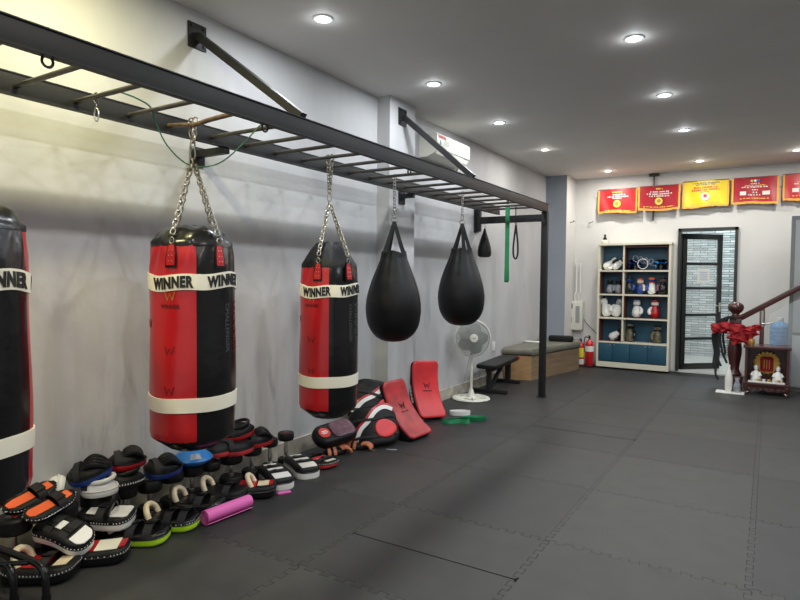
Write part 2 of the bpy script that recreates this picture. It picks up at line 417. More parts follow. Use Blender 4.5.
b = MB(); b.box((XR/2, (YF+YB)/2, ZC+.06), (XR+.4, YB-YF+.3, .12)); struct(b.build('ceiling', 'ceil'))
b = MB(); b.box((-.06, (YF+YB)/2, ZC/2), (.12, YB-YF+.3, ZC)); struct(b.build('wall_left', 'wall'))
b = MB(); b.box((XR+.06, (YF+YB)/2, ZC/2), (.12, YB-YF+.3, ZC)); struct(b.build('wall_right', 'wall'))
b = MB()
DT = 2.37
b.box((DX0/2, YB+.06, ZC/2), (DX0, .12, ZC)); b.box(((DX1+XR)/2, YB+.06, ZC/2), (XR-DX1, .12, ZC)); b.box(((DX0+DX1)/2, YB+.06, (DT+ZC)/2), (DX1-DX0, .12, ZC-DT))
struct(b.build('wall_back', 'white'))
b = MB(); b.box((.075, 5.28, ZC/2), (.15, .50, ZC)); struct(b.build('wall_pillar', 'wall'))
b = MB(); b.box((.185, 10.66, ZC/2), (.37, .58, ZC), 0)
o = struct(b.build('wall_corner_pilaster', ['pilaster', 'white']))
for p in o.data.polygons:
    if p.normal.x > .5: p.material_index = 1
b = MB(); b.box((.01, (YF+5.03)/2, .065), (.02, 5.03-YF, .13)); b.box((.01, (5.53+10.37)/2, .065), (.02, 10.37-5.53, .13)); b.box((.158, 5.28, .065), (.016, .50, .13)); b.box((.08, 5.022, .065), (.16, .016, .13))
b.box((.19, 10.362, .065), (.37, .016, .13)); struct(b.build('baseboard_left', 'stonebase'))
b = MB(); b.box((.62, YB-.008, .05), (.50, .016, .10)); b.box((DX1+(XR-DX1)/2+.05, YB-.008, .05), (XR-DX1-.1, .016, .10)); struct(b.build('baseboard_back', 'white'))
# room beyond the doorway
b = MB(); b.box((2.6, 13.4, 1.6), (4.4, .12, 3.2)); struct(b.build('wall_stone_beyond', 'stone'))
b = MB(); b.box((2.6, 12.16, -.035), (4.4, 2.4, .06)); struct(b.build('floor_beyond', 'tile'))
b = MB(); b.box((.42, 12.28, 1.6), (.1, 2.4, 3.2)); b.box((4.85, 12.28, 1.6), (.1, 2.4, 3.2)); struct(b.build('wall_side_beyond', 'white'))
b = MB(); b.box((2.6, 12.3, 3.25), (4.5, 2.44, .1)); struct(b.build('ceiling_beyond', 'ceil'))
L = bpy.data.lights.new('hall_lamp', 'AREA'); L.energy = 62; L.size = .8; L.color = (.86, .95, 1); lo = bpy.data.objects.new('hall_lamp', L); COL.objects.link(lo); lo.location = (2.7, 12.1, 3.15)

# ---------------------------------------------------------------- ceiling downlights
def lamp_light(x, y, warm, power):
    L = bpy.data.lights.new('downlight_lamp', 'AREA'); L.shape = 'DISK'; L.size = .13; L.energy = LAMP_W*power; L.color = WARM if warm == 2 else (NEUT if warm else COOL)
    o = bpy.data.objects.new('downlight_lamp', L); COL.objects.link(o); o.location = (x, y, ZC-.014)
    L = bpy.data.lights.new('downlight_spill', 'POINT'); L.shadow_soft_size = .03; L.energy = LAMP_W*power*.035; L.color = WARM if warm == 2 else (NEUT if warm else COOL)
    o = bpy.data.objects.new('downlight_spill', L); COL.objects.link(o); o.location = (x, y, ZC-.05)
def downlight(x, y, warm=False, label='', power=1.0):
    t = thing('ceiling_downlight', label, 'ceiling light', (x, y, ZC), group='recessed ceiling downlights')
    r = MB(); r.lathe([(.050, -.001), (.052, -.010), (.068, -.008), (.075, -.001)], 28); r.build('trim_ring', 'trimw', t)
    d = MB(); d.lathe([(.0001, -.004), (.03, -.0045), (.0505, -.004), (.0505, -.001), (.0001, -.001)], 24); d.build('diffuser', 'lamp_warm' if warm else 'lamp_on', t)
    lamp_light(x, y, warm, power)
    return t
LX = .69
DL = [(LX, 3.32, 0, 'recessed ceiling light above the two-tone bag nearest the pillar side, nearest of the left row in view'),
 (LX, 4.94, 0, 'recessed ceiling light close to the wall pillar and front of the air conditioner'),
 (LX, 6.53, 0, 'recessed ceiling light just past the air conditioner, third of the left row'),
 (LX, 8.19, 1, 'recessed ceiling light above the bench box, fourth of the left row'),
 (2.49, 4.77, 0, 'brightest recessed ceiling light of the middle row, nearest the camera'),
 (2.48, 6.36, 0, 'recessed ceiling light second nearest in the middle row'),
 (2.48, 7.94, 0, 'recessed ceiling light third in the middle row, before the yellow banner'),
 (1.07, 10.29, 1, 'small recessed ceiling light above the leftmost red banner'),
 (2.46, 10.09, 1, 'recessed ceiling light above the yellow banner near the back wall'),
 (3.68, 9.89, 1, 'recessed ceiling light at the right edge above the last red banner')]
DL[0] = (LX, 3.32, 0, 'recessed ceiling light nearest the camera in the row along the left wall')
for x, y, w, lb in DL: downlight(x, y, w, lb, .72 if x == LX else (.8 if y > 9 else 1.0))
def lamp_only(x, y, warm=0, power=1.0):
    lamp_light(x, y, warm, power)
for x, y, w, p in [(LX, 1.70, 2, 1.25), (LX, .1, 2, 1.8), (2.49, 3.15, 0, 1), (2.49, 1.5, 1, 1), (2.49, -.1, 1, 1), (4.4, 1.5, 1, 1), (4.4, 3.2, 0, 1), (4.4, 4.8, 0, 1), (4.4, 6.4, 0, 1), (4.4, 8.0, 0, 1)]: lamp_only(x, y, w, p)

# ---------------------------------------------------------------- monkey-bar rack along the left wall
XRR, XFR, ZR0, ZR1 = .30, .96, 2.36, 2.465
rack = thing('monkey_bar_rack', 'long dark steel monkey-bar rack fixed along the left wall with one free post', 'exercise rack', (.96, 7.42, 0))
ro = Vector((.96, 7.42, 0))
def rb(b, name, m, **k):
    o = b.build(name, m, rack, **k); o.data.transform(Matrix.Translation(-ro)); return o
for nm, X, out in (('rear_rail', XRR, -1), ('front_rail', XFR, 1)):
    b = MB(); b.box((X, 3.5, (ZR0+ZR1)/2), (.035, 7.98, ZR1-ZR0-.008), ch=.002)
    b.box((X+out*.003, 3.5, ZR1-.003), (.046, 8.0, .006)); b.box((X+out*.003, 3.5, ZR0+.003), (.046, 8.0, .006)); rb(b, nm, 'steel')
RY = [-.10, .25, .56, .86, 1.17, 1.48, 1.77, 2.07, 2.33, 2.66, 2.95, 3.24, 3.54, 3.85, 4.15, 4.46, 4.77, 5.08, 5.39, 5.70, 6.02, 6.34, 6.66, 6.95, 7.22]
for y in RY:
    b = MB()
    if abs(y-2.33) < .01: b.tube([(XRR+.02, y, 2.40), (.45, y, 2.388), (.55, y, 2.375), (.68, y, 2.388), (XFR-.02, y, 2.40)], .0135, 10); rb(b, 'rung', 'rusty')
    else: b.cyl((XRR+.02, y, 2.40), (XFR-.02, y, 2.40), .013, 10); rb(b, 'rung', 'rung')
b = MB(); b.box((XFR, 7.42, ZR0/2), (.075, .075, ZR0), ch=.004); b.box((XFR, 7.42, .004), (.11, .11, .008)); rb(b, 'post', 'steel')
b = MB(); b.box(((.04+XFR)/2, 7.42, 2.285), (XFR-.04, .05, .09), ch=.003); rb(b, 'cross_bar', 'steel')
b = MB(); b.box((.05, 7.42, 2.30), (.055, .055, .32), ch=.003); b.box((.012, 7.42, 2.30), (.02, .12, .34)); rb(b, 'wall_stub', 'steel')
for yb, xw in ((2.80, 0.0), (5.26, .15)):
    b = MB(); b.tube([(xw+.02, yb, 3.15), (XFR, yb, ZR1+.01)], .036, 4); rb(b, 'wall_brace', 'steel')
    b = MB(); b.box((xw+.006, yb, 3.15), (.012, .15, .17), ch=.002)
    for sy in (-.05, .05):
        for sz in (-.06, .06): b.cyl((xw+.01, yb+sy, 3.15+sz), (xw+.022, yb+sy, 3.15+sz), .009, 6)
    rb(b, 'brace_plate', 'steel')
    b = MB(); b.box(((xw+XRR)/2, yb, 2.345), (XRR-xw, .045, .045)); b.box((xw+.006, yb, 2.33), (.012, .12, .13), ch=.002); rb(b, 'rear_bracket', 'steel')
for y in (1.30, 2.50, 4.10, 6.2):
    b = MB(); b.torus((XFR-.02, y, ZR0-.012), .022, .006, 16, 6, rot=(R(90), 0, R(90))); rb(b, 'eyelet', 'steel')

# ---------------------------------------------------------------- chains
def chain(b, p0, p1, link=.034, r=.0036, w=.011):
    p0, p1 = Vector(p0), Vector(p1); d = p1-p0; L = d.length; n = max(2, int(L/(link*.78))); z = d.normalized()
    a = z.cross(Vector((0.3, 1, 0))).normalized(); c = z.cross(a); l2 = L/n*1.28
    for i in range(n):
        m = p0+d*((i+.5)/n); u = (a if i % 2 else c)
        u = (u+(c if i % 2 else a)*.25).normalized()
        P = []
        for k in range(10):
            q = 2*PI*k/10; cx, sx = math.cos(q), math.sin(q)
            off = (l2/2-w)*(1 if sx > .01 else (-1 if sx < -.01 else 0))
            P.append(m+u*(w*cx)+z*(w*sx+off))
        b.tube(P, r, 5, closed=True)
def snap_hook(b, top, bot, r=.005, w=.018, side=(1, 0, 0)):
    top, bot = Vector(top), Vector(bot); m = (top+bot)/2; h = (top-bot).length/2; s_ = Vector(side).normalized()
    b.tube([m+s_*(w*math.cos(2*PI*k/14))+Vector((0, 0, 1))*(h*math.sin(2*PI*k/14)) for k in range(14)], r, 6, closed=True)

# ---------------------------------------------------------------- heavy punching bags
SC0 = R(-38.7)     # direction from the bags towards the room's camera side
def heavy_bag(loc, zt, H, Rb, seam, label, cap='dome', hook=None, text_at=(), tab_at=(), hang=2.385, bz=.752):
    x, y = loc; zb = zt-H
    t = thing('heavy_bag', label, 'punching bag', (x, y, zb), group='hanging two-tone heavy bags')
    sh = .105 if cap == 'dome' else .17
    hs = H-sh
    def rad(z):
        u = z/hs
        if z < .13: q = (1-z/.13); return Rb*(1-.34*q**2.2)*1.0
        if u > .84: return Rb*(.985-.085*((u-.84)/.16)**2)
        return Rb*(1.0-.015*math.cos(u*9))
    def wr(r, z, a):
        u = max(0, (z-hs*.72)/(hs*.28)); k = 0.0
        if r > Rb*.5: k = (.006*math.sin(a*9+z*7)+.005*math.sin(a*17-z*20))*u+.0025*math.sin(a*5+z*6)
        q = max(0, 1-z/.25)
        return r+k+.002*math.sin(a*13)*q, z
    Z0 = .085
    N = 34; prof = [(rad(Z0+(hs-Z0)*i/N), Z0+(hs-Z0)*i/N) for i in range(N+1)]
    # two half shells with a little depth at the seams
    for nm, m_, a0, a1 in (('black_panel', 'leather', seam, seam+PI), ('red_panel', 'red', seam+PI, seam+2*PI)):
        b = MB(); inner = [(r-.006, z) for r, z in prof][::-1]
        b.lathe(prof+inner+[prof[0]], 36, 0, None, a0, a1, wr); b.build(nm, m_, t, ang=50)
    b = MB(); b.lathe([(.0001, .0), (Rb*.35, .001), (Rb*.55, .012), (Rb*.68, .035), (rad(Z0), Z0), (rad(Z0)+.0015, Z0+.004), (rad(Z0)-.01, Z0+.006)], 48, fn=wr); b.build('base_cap', 'leather', t)
    rt = rad(hs)
    if cap == 'dome': pr_ = [(rt-.008, hs-.022), (rt+.006, hs-.022), (rt+.005, hs+.006), (rt*.95, hs+.030), (rt*.86, hs+.058), (rt*.70, hs+.082), (rt*.45, hs+.098), (.0001, hs+.105)]
    else: pr_ = [(rt-.008, hs-.022), (rt+.006, hs-.022), (rt+.003, hs+.005), (rt*.9, hs+.045), (rt*.68, hs+.11), (rt*.5, hs+.155), (rt*.36, hs+.17), (.0001, hs+.165)]
    def wc(r, z, a): return (wr(r, min(z, hs), a)[0] if r > rt*.96 else r*(1+.035*math.sin(a*8+1))), z+.006*math.sin(a*6+r*20)*(1 if r < rt*.9 else 0)
    b = MB(); b.lathe(pr_, 48, fn=wc); b.build('top_cap', 'leather' if cap == 'dome' else 'leather_m', t, ang=60)
    def wz(a): return .010*math.sin(a*2.0+1.0)+.006*math.sin(a*5)
    for zc, hgt, wv in ((H*bz, .088, 1), (H*.226, .080, .25)):
        b = MB(); b.lathe([(rad(zc-hgt/2)-.003, zc-hgt/2), (rad(zc-hgt/2)+.0065, zc-hgt/2), (rad(zc)+.0075, zc), (rad(zc+hgt/2)+.0065, zc+hgt/2), (rad(zc+hgt/2)-.003, zc+hgt/2)], 60, fn=lambda r, z, a: (wr(r, z, a)[0], z+wz(a)*wv))
        band = b.build('white_band', 'cream', t)
        if wv == 1:
            for ta in text_at:
                V, F = text_mesh('WINNER', .093, .0052, .0012, 1.0, 1.12)
                ww = max(v[0] for v in V)-min(v[0] for v in V); sx = (.245*Rb/.24)/ww; mid = (max(v[1] for v in V)+min(v[1] for v in V))/2
                VV = []
                for vx, vy, vz in V:
                    a = ta+vx*sx/Rb; vy = (vy-mid)*.88
                    r_ = wr(rad(zc), zc+vy, a)[0]+.0095+vz; VV.append((r_*math.cos(a), r_*math.sin(a), zc+vy+wz(a)))
                q = MB(); q.add(VV, F); q.build('band_lettering', 'black', band)
    # printed marks down the panels
    def wrap_text(txt, size, ta, zc, m_, vertical=False, nm='print', parent=t):
        V, F = text_mesh(txt, size, .0012, .0006); VV = []
        for vx, vy, vz in V:
            if vertical: vx, vy = vy, -vx
            a = ta+vx/Rb; z = zc+vy; r_ = wr(rad(z), z, a)[0]+.0016+vz; VV.append((r_*math.cos(a), r_*math.sin(a), z))
        q = MB(); q.add(VV, F); return q.build(nm, m_, parent)
    rm = seam+PI*1.5; bm_ = seam+PI*.5
    def wlogo(ta, zc, s_, m_='gold'):
        q = MB()
        P = [(-1, 1), (-.5, -1), (0, .55), (.5, -1), (1, 1)]
        for off in (0, .30):
            pts = [(px*(1-off*.45), py*(1-off*.4)+off*.35) for px, py in P]
            for i in range(4):
                seg = []
                for k in range(5):
                    f_ = k/4; px = (pts[i][0]*(1-f_)+pts[i+1][0]*f_)*s_; py = (pts[i][1]*(1-f_)+pts[i+1][1]*f_)*s_*.75
                    a = ta+px/Rb; z = zc+py; r_ = wr(rad(z), z, a)[0]+.001; seg.append((r_*math.cos(a), r_*math.sin(a), z))
                q.tube(seg, .0016, 4)
        q.build('printed_emblem', m_, t)
    e0 = seam+2*PI
    for da, zz, s_ in ((-.62, H*.69, .034), (-1.35, H*.57, .03), (-.62, H*.46, .03), (-.62, H*.29, .03), (-2.1, H*.66, .034), (-2.0, H*.4, .03)):
        wlogo(e0+da, zz, s_, 'darkred' if (zz < H*.6) else 'gold')
    wrap_text('WINNER', .030, e0-.62, H*.645, 'darkred', nm='printed_word')
    wrap_text('WINNER', .075, seam+1.20, H*.55, 'darkred' if cap == 'dome' else 'faint', True, 'printed_word')
    wrap_text('CHALLENGER', .045, seam+.82, H*.55, 'faint', True, 'printed_word')
    ring = Vector((0, 0, (zt-zb)+(.38 if cap == 'dome' else .30)))
    for ta in tab_at:
        zc = H*.865 if cap == 'dome' else H*.835
        def pt(dx, dz, off):
            a = ta+dx/Rb; z = zc+dz; r_ = rad(min(z, hs))+off; return (r_*math.cos(a), r_*math.sin(a), z)
        b = MB()
        rowsv = [(pt(-w_/2, dz, .004), pt(w_/2, dz, .004), (math.cos(ta), math.sin(ta), 0)) for dz, w_ in ((-.072, .064), (-.02, .066), (.02, .058), (.062, .044))]
        b.strip(rowsv, .007); tb = b.build('hanging_tab', 'leather', t)
        b = MB(); rowsv = [(pt(-w_/2, dz, .0105), pt(w_/2, dz, .0105), (math.cos(ta), math.sin(ta), 0)) for dz, w_ in ((-.058, .046), (-.02, .048), (.02, .042), (.054, .030))]
        b.strip(rowsv, .004); b.build('tab_patch', 'red', tb)
        b = MB()
        for dx in (-.009, .009):
            for dz in (-.035, -.005, .025): b.ball(pt(dx, dz, .0155), .003, 8)
        b.build('rivets', 'chrome', tb)
        b = MB(); top = Vector(pt(0, .058, .012)); low = Vector(pt(0, .095, .012)); snap_hook(b, low, top, .003, .013, (-math.sin(ta), math.cos(ta), 0))
        st = Vector((math.cos(ta)*.02, math.sin(ta)*.02, ring.z-.03)); mid = Vector((low.x*.98, low.y*.98, low.z+.02))
        chain(b, mid, st, .036, .0042, .0125)
        b.build('chain', 'chain', t)
    b = MB(); b.torus((0, 0, ring.z-.015), .024, .0048, 18, 6, rot=(R(90), 0, R(-38)))
    hz = hang-zb
    snap_hook(b, ring+Vector((0, 0, .075)), ring+Vector((0, 0, .0)), .0045, .015, (math.cos(R(30)), math.sin(R(30)), 0))
    chain(b, ring+Vector((0, 0, .07)), (-.014, 0, hz-.01), .034, .0040, .012); 
    chain(b, ring+Vector((0, 0, .07)), (.022, 0, hz-.01), .034, .0040, .012)
    b.torus((-.014, 0, hz+.012), .022, .0045, 16, 6, rot=(R(90), 0, 0)); b.torus((.022, 0, hz+.012), .022, .0045, 16, 6, rot=(R(90), 0, 0))
    b.build('hanger_chain', 'chain', t)
    return t
c0 = SC0
c1, c2, c3 = R(-39), R(-51.5), R(-22.4)
def rel(c, *d): return tuple(c+R(x) for x in d)
heavy_bag((.535, 2.33), 1.795, 1.30, .238, c1+R(4), 'large red and black heavy bag hanging from the brown rung, above the blue pads', text_at=rel(c1, -29, 47, 125, 215), tab_at=rel(c1, -29, 37, 143, 209))
heavy_bag((.58, 3.54), 1.765, 1.32, .218, c2+R(0), 'red and black heavy bag with a tall cone top, next to the teardrop bags', cap='cone', bz=.728, text_at=rel(c2, -26, 50, 130, 215), tab_at=rel(c2, -22, 42, 138, 202))
heavy_bag((.525, 1.165), 1.815, 1.325, .238, R(-134), 'mostly black heavy bag with thin red edge, cut off by left of the photo', bz=.738, text_at=rel(c3, 34, -40, 122, 200), tab_at=rel(c3, 14, -50, 150, 215))

# ---------------------------------------------------------------- teardrop bags
def teardrop(loc, zt, label, Rb=.246, H=.80, strap_a=(), rungz=2.385):
    x, y = loc; zb = zt-H
    t = thing('teardrop_bag', label, 'punching bag', (x, y, zb), group='black teardrop bags')
    prof = [(.0001, 0), (.07, .006), (.13, .03), (.185, .085), (.22, .16), (.235, .25), (.236, .33), (.223, .42), (.196, .52), (.163, .61), (.132, .69), (.112, .745), (.104, .79), (.10, .80), (.09, .785), (.0001, .77)]
    k = Rb/.236; hk = H/.80
    def fn(r, z, a):
        u = max(0, (z-.40)/.40)
        return r*(1+.05*u*math.sin(a*7+2)+.02*u*math.sin(a*15))*(1+.01*math.sin(a*3+z*8)), z+(.010*math.sin(a*4) if z > .74 else 0)
    # resample profile smoothly
    P = []
    for i in range(len(prof)-1):
        p0 = prof[max(0, i-1)]; p1 = prof[i]; p2 = prof[i+1]; p3 = prof[min(len(prof)-1, i+2)]
        for s_ in range(3):
            u = s_/3; q = []
            for c in (0, 1): q.append(.5*((2*p1[c])+(-p0[c]+p2[c])*u+(2*p0[c]-5*p1[c]+4*p2[c]-p3[c])*u*u+(-p0[c]+3*p1[c]-3*p2[c]+p3[c])*u**3))
            P.append((max(q[0], 1e-4)*k, q[1]*hk))
    P.append((1e-4, prof[-1][1]*hk))
    b = MB(); b.lathe(P, 56, fn=fn); b.build('bag_body', 'leather_m', t, ang=60)
    apex = Vector((0, 0, H+.27))
    for a, wa in strap_a:
        rr = .086*k; e = Vector((rr*math.cos(a), rr*math.sin(a), H*.955)); tn = Vector((math.cos(wa), math.sin(wa), 0)); nr = Vector((math.sin(wa), -math.cos(wa), .1))
        b = MB(); rows_ = []
        for q in range(9):
            f_ = q/8; p = e.lerp(apex, f_); w_ = .021*(1-f_*.3)
            if f_ < .3: p += Vector((math.cos(a), math.sin(a), 0))*.012*(1-f_/.3)*(.4+f_)
            rows_.append((p-tn*w_, p+tn*w_, nr))
        b.strip(rows_, .005); b.build('strap', 'nylon', t)
    b = MB(); hz = rungz-zb
    b.torus((0, 0, apex.z+.012), .026, .0045, 16, 6, rot=(R(90), 0, R(35))); snap_hook(b, (0, 0, apex.z+.10), (0, 0, apex.z+.025), .0042, .014, (1, .4, 0))
    chain(b, (0, 0, apex.z+.095), (0, 0, hz-.005), .034, .0036, .011); b.torus((0, 0, hz+.014), .022, .0042, 16, 6, rot=(R(90), 0, 0)); b.build('hanger_chain', 'chain', t)
    return t
teardrop((.555, 4.49), 1.735, 'black teardrop bag hanging beside the wall pillar, nearer of the two', strap_a=((R(-135), R(33)), (R(20), R(28)), (R(160), R(40))))
teardrop((.625, 5.72), 1.815, 'black teardrop bag hanging above the standing fan, further of the two', strap_a=((R(-150), R(50)), (R(-50), R(22)), (R(15), R(35)), (R(170), R(10))), H=.81)
# small pear-shaped bag
t = thing('speed_bag', 'small black pear-shaped bag hanging from the end cross bar', 'punching bag', (.14, 7.41, 1.79))
b = MB(); b.lathe([(.0001, .0), (.06, .002), (.088, .02), (.093, .07), (.085, .14), (.065, .21), (.042, .28), (.022, .34), (.012, .385), (.0001, .39)], 28, fn=lambda r, z, a: (r*(1+.03*math.sin(a*6)*(z/.39)), z)); b.build('bag_body', 'leather_m', t)
b = MB(); b.torus((0, 0, .398), .012, .003, 12, 5, rot=(R(90), 0, 0)); snap_hook(b, (0, 0, .455), (0, 0, .402), .0025, .010); b.build('hanger_hook', 'chrome', t)
# resistance band, black strap, cord, karabiner
b = MB(); Y = 7.06; X0 = .60
rows_ = []
for i in range(25):
    f_ = i/24
    if f_ < .5: q = f_/.5; z = 1.50+(2.415-1.50)*q; x = X0-.028*math.sin(q*PI)*(.25 if q > .4 else 1)-.010; w_ = .018
    else: q = (1-f_)/.5; z = 1.50+(2.415-1.50)*q; x = X0+.030*math.sin(q*PI)*(.25 if q > .4 else 1)+.010; w_ = .018
    rows_.append((x, z))
def flatloop(pts, hw, th, y0):
    b = MB(); n = len(pts); V = []; F = []
    for i, (x, z) in enumerate(pts):
        p0 = pts[i-1]; p1 = pts[(i+1) % n]; d = Vector((p1[0]-p0[0], p1[1]-p0[1])); d.normalize(); nx, nz = -d.y*th/2, d.x*th/2
        V += [(x+nx, y0-hw, z+nz), (x+nx, y0+hw, z+nz), (x-nx, y0+hw, z-nz), (x-nx, y0-hw, z-nz)]
    for i in range(n):
        j = (i+1) % n
        for k in range(4): F.append((i*4+k, i*4+(k+1) % 4, j*4+(k+1) % 4, j*4+k))
    b.add(V, F); return b
pts = []
for k in range(8): q = PI*k/7; pts.append((X0+.024*math.cos(q), 2.405+.02*math.sin(q)+.0))
pts += [(X0-.018, 2.2), (X0-.012, 2.0), (X0-.014, 1.8), (X0-.024, 1.65), (X0-.040, 1.52)]
for k in range(1, 6): q = PI+PI*k/6; pts.append((X0+.040*math.cos(q), 1.50+.035*math.sin(q)))
pts += [(X0+.040, 1.52), (X0+.024, 1.65), (X0+.012, 1.8), (X0+.010, 2.0), (X0+.016, 2.2)]
o = flatloop(pts, .025, .005, 7.06).build('resistance_band', 'green'); o.data.transform(Matrix.Translation((X0, 7.06, 0)) @ Matrix.Rotation(R(104), 4, 'Z') @ Matrix.Translation((-X0, -7.06, 0))); tag(o, 'green rubber resistance band looped over the last rungs near the post', 'resistance band')
t = thing('hanging_strap', 'black strap with a loop hanging beside the green resistance band', 'strap', (.70, 7.08, 2.385))
b = MB(); b.tube([(-.06, 0, .02), (-.03, 0, .036), (0, 0, .02), (.0, 0, -.10), (.004, 0, -.2)], .006, 6); b.build('cord', 'nylon', t)
b = MB(); b.tube([(.004+.046*math.sin(2*PI*k/22)*(.55-.45*math.cos(2*PI*k/22)), 0, -.42+.21*math.cos(2*PI*k/22)) for k in range(22)], .007, 6, closed=True, flat=(1, 1.8)); b.build('loop', 'nylon', t)
b = MB(); b.torus((.004, 0, -.195), .014, .004, 12, 5, rot=(R(90), 0, 0)); b.build('buckle', 'chrome', t)
P = []
for p in [(.62, 1.80, 2.418), (.56, 1.95, 2.43), (.50, 2.08, 2.422), (.46, 2.14, 2.36), (.46, 2.22, 2.24), (.50, 2.34, 2.15), (.60, 2.46, 2.17), (.74, 2.52, 2.28), (.84, 2.58, 2.40), (.88, 2.66, 2.42)]: P.append(Vector(p))
def smooth(P, n=5):
    out = []
    for i in range(len(P)-1):
        p0, p1, p2, p3 = P[max(0, i-1)], P[i], P[i+1], P[min(len(P)-1, i+2)]
        for k in range(n):
            u = k/n; out.append(.5*((2*p1)+(-p0+p2)*u+(2*p0-5*p1+4*p2-p3)*u*u+(-p0+3*p1-3*p2+p3)*u**3))
    out.append(P[-1]); return out
b = MB(); b.tube(smooth(P), .0045, 6); tag(b.build('green_cord', 'cord'), 'thin green cord draped over the rungs above the middle two-tone bag', 'cord')
t = thing('snap_hook', 'small steel snap hook on a short chain hanging from a rung at upper left', 'hook', (.50, 1.77, 2.385))
b = MB(); b.torus((0, 0, .012), .022, .004, 14, 6, rot=(R(90), 0, 0)); chain(b, (0, 0, -.005), (0, 0, -.04), .024, .003, .009); b.build('chain', 'chain', t)
b = MB(); snap_hook(b, (0, 0, -.04), (0, 0, -.11), .004, .012, (1, .5, 0)); b.build('hook', 'chrome', t)

# ---------------------------------------------------------------- air conditioner
ac = thing('air_conditioner', 'white wall air conditioner high on the left wall behind the second brace', 'air conditioner', (0, 6.30, 2.87))
b = MB()
P = [(0, 0), (.10, -.0), (.19, .035), (.218, .085), (.222, .245), (.20, .262), (0, .265)]
V = [(x, -.42, z) for x, z in P]+[(x, .42, z) for x, z in P]; n = len(P)
b.add(V, [tuple(range(n)), tuple(range(n, 2*n))[::-1]]+[(i, (i+1) % n, n+(i+1) % n, n+i) for i in range(n)]); b.build('housing', 'offw', ac)
b = MB(); b.box((.225, 0, .165), (.008, .835, .155), ch=.003); fp = b.build('front_panel', 'offw', ac)
b = MB(); b.box((.205, 0, .052), (.006, .78, .05), rot=(0, R(24), 0)); b.build('louver', 'offw', ac)
b = MB(); b.box((.2295, -.30, .215), (.002, .19, .035)); b.build('red_sticker', 'print_r', fp)
b = MB(); b.box((.2295, -.34, .155), (.002, .035, .05)); b.build('green_sticker', 'cord', fp)
b = MB()
for k in range(4): b.box((.2295, -.20, .19-.016*k), (.002, .14, .004))
b.build('printed_lines', 'faint', fp)
b = MB(); b.tube([(.05, .43, .06), (.04, .46, .06), (.035, .48, .02), (.03, .49, -.02)], .018, 8); b.build('pipe', 'whitev', ac)

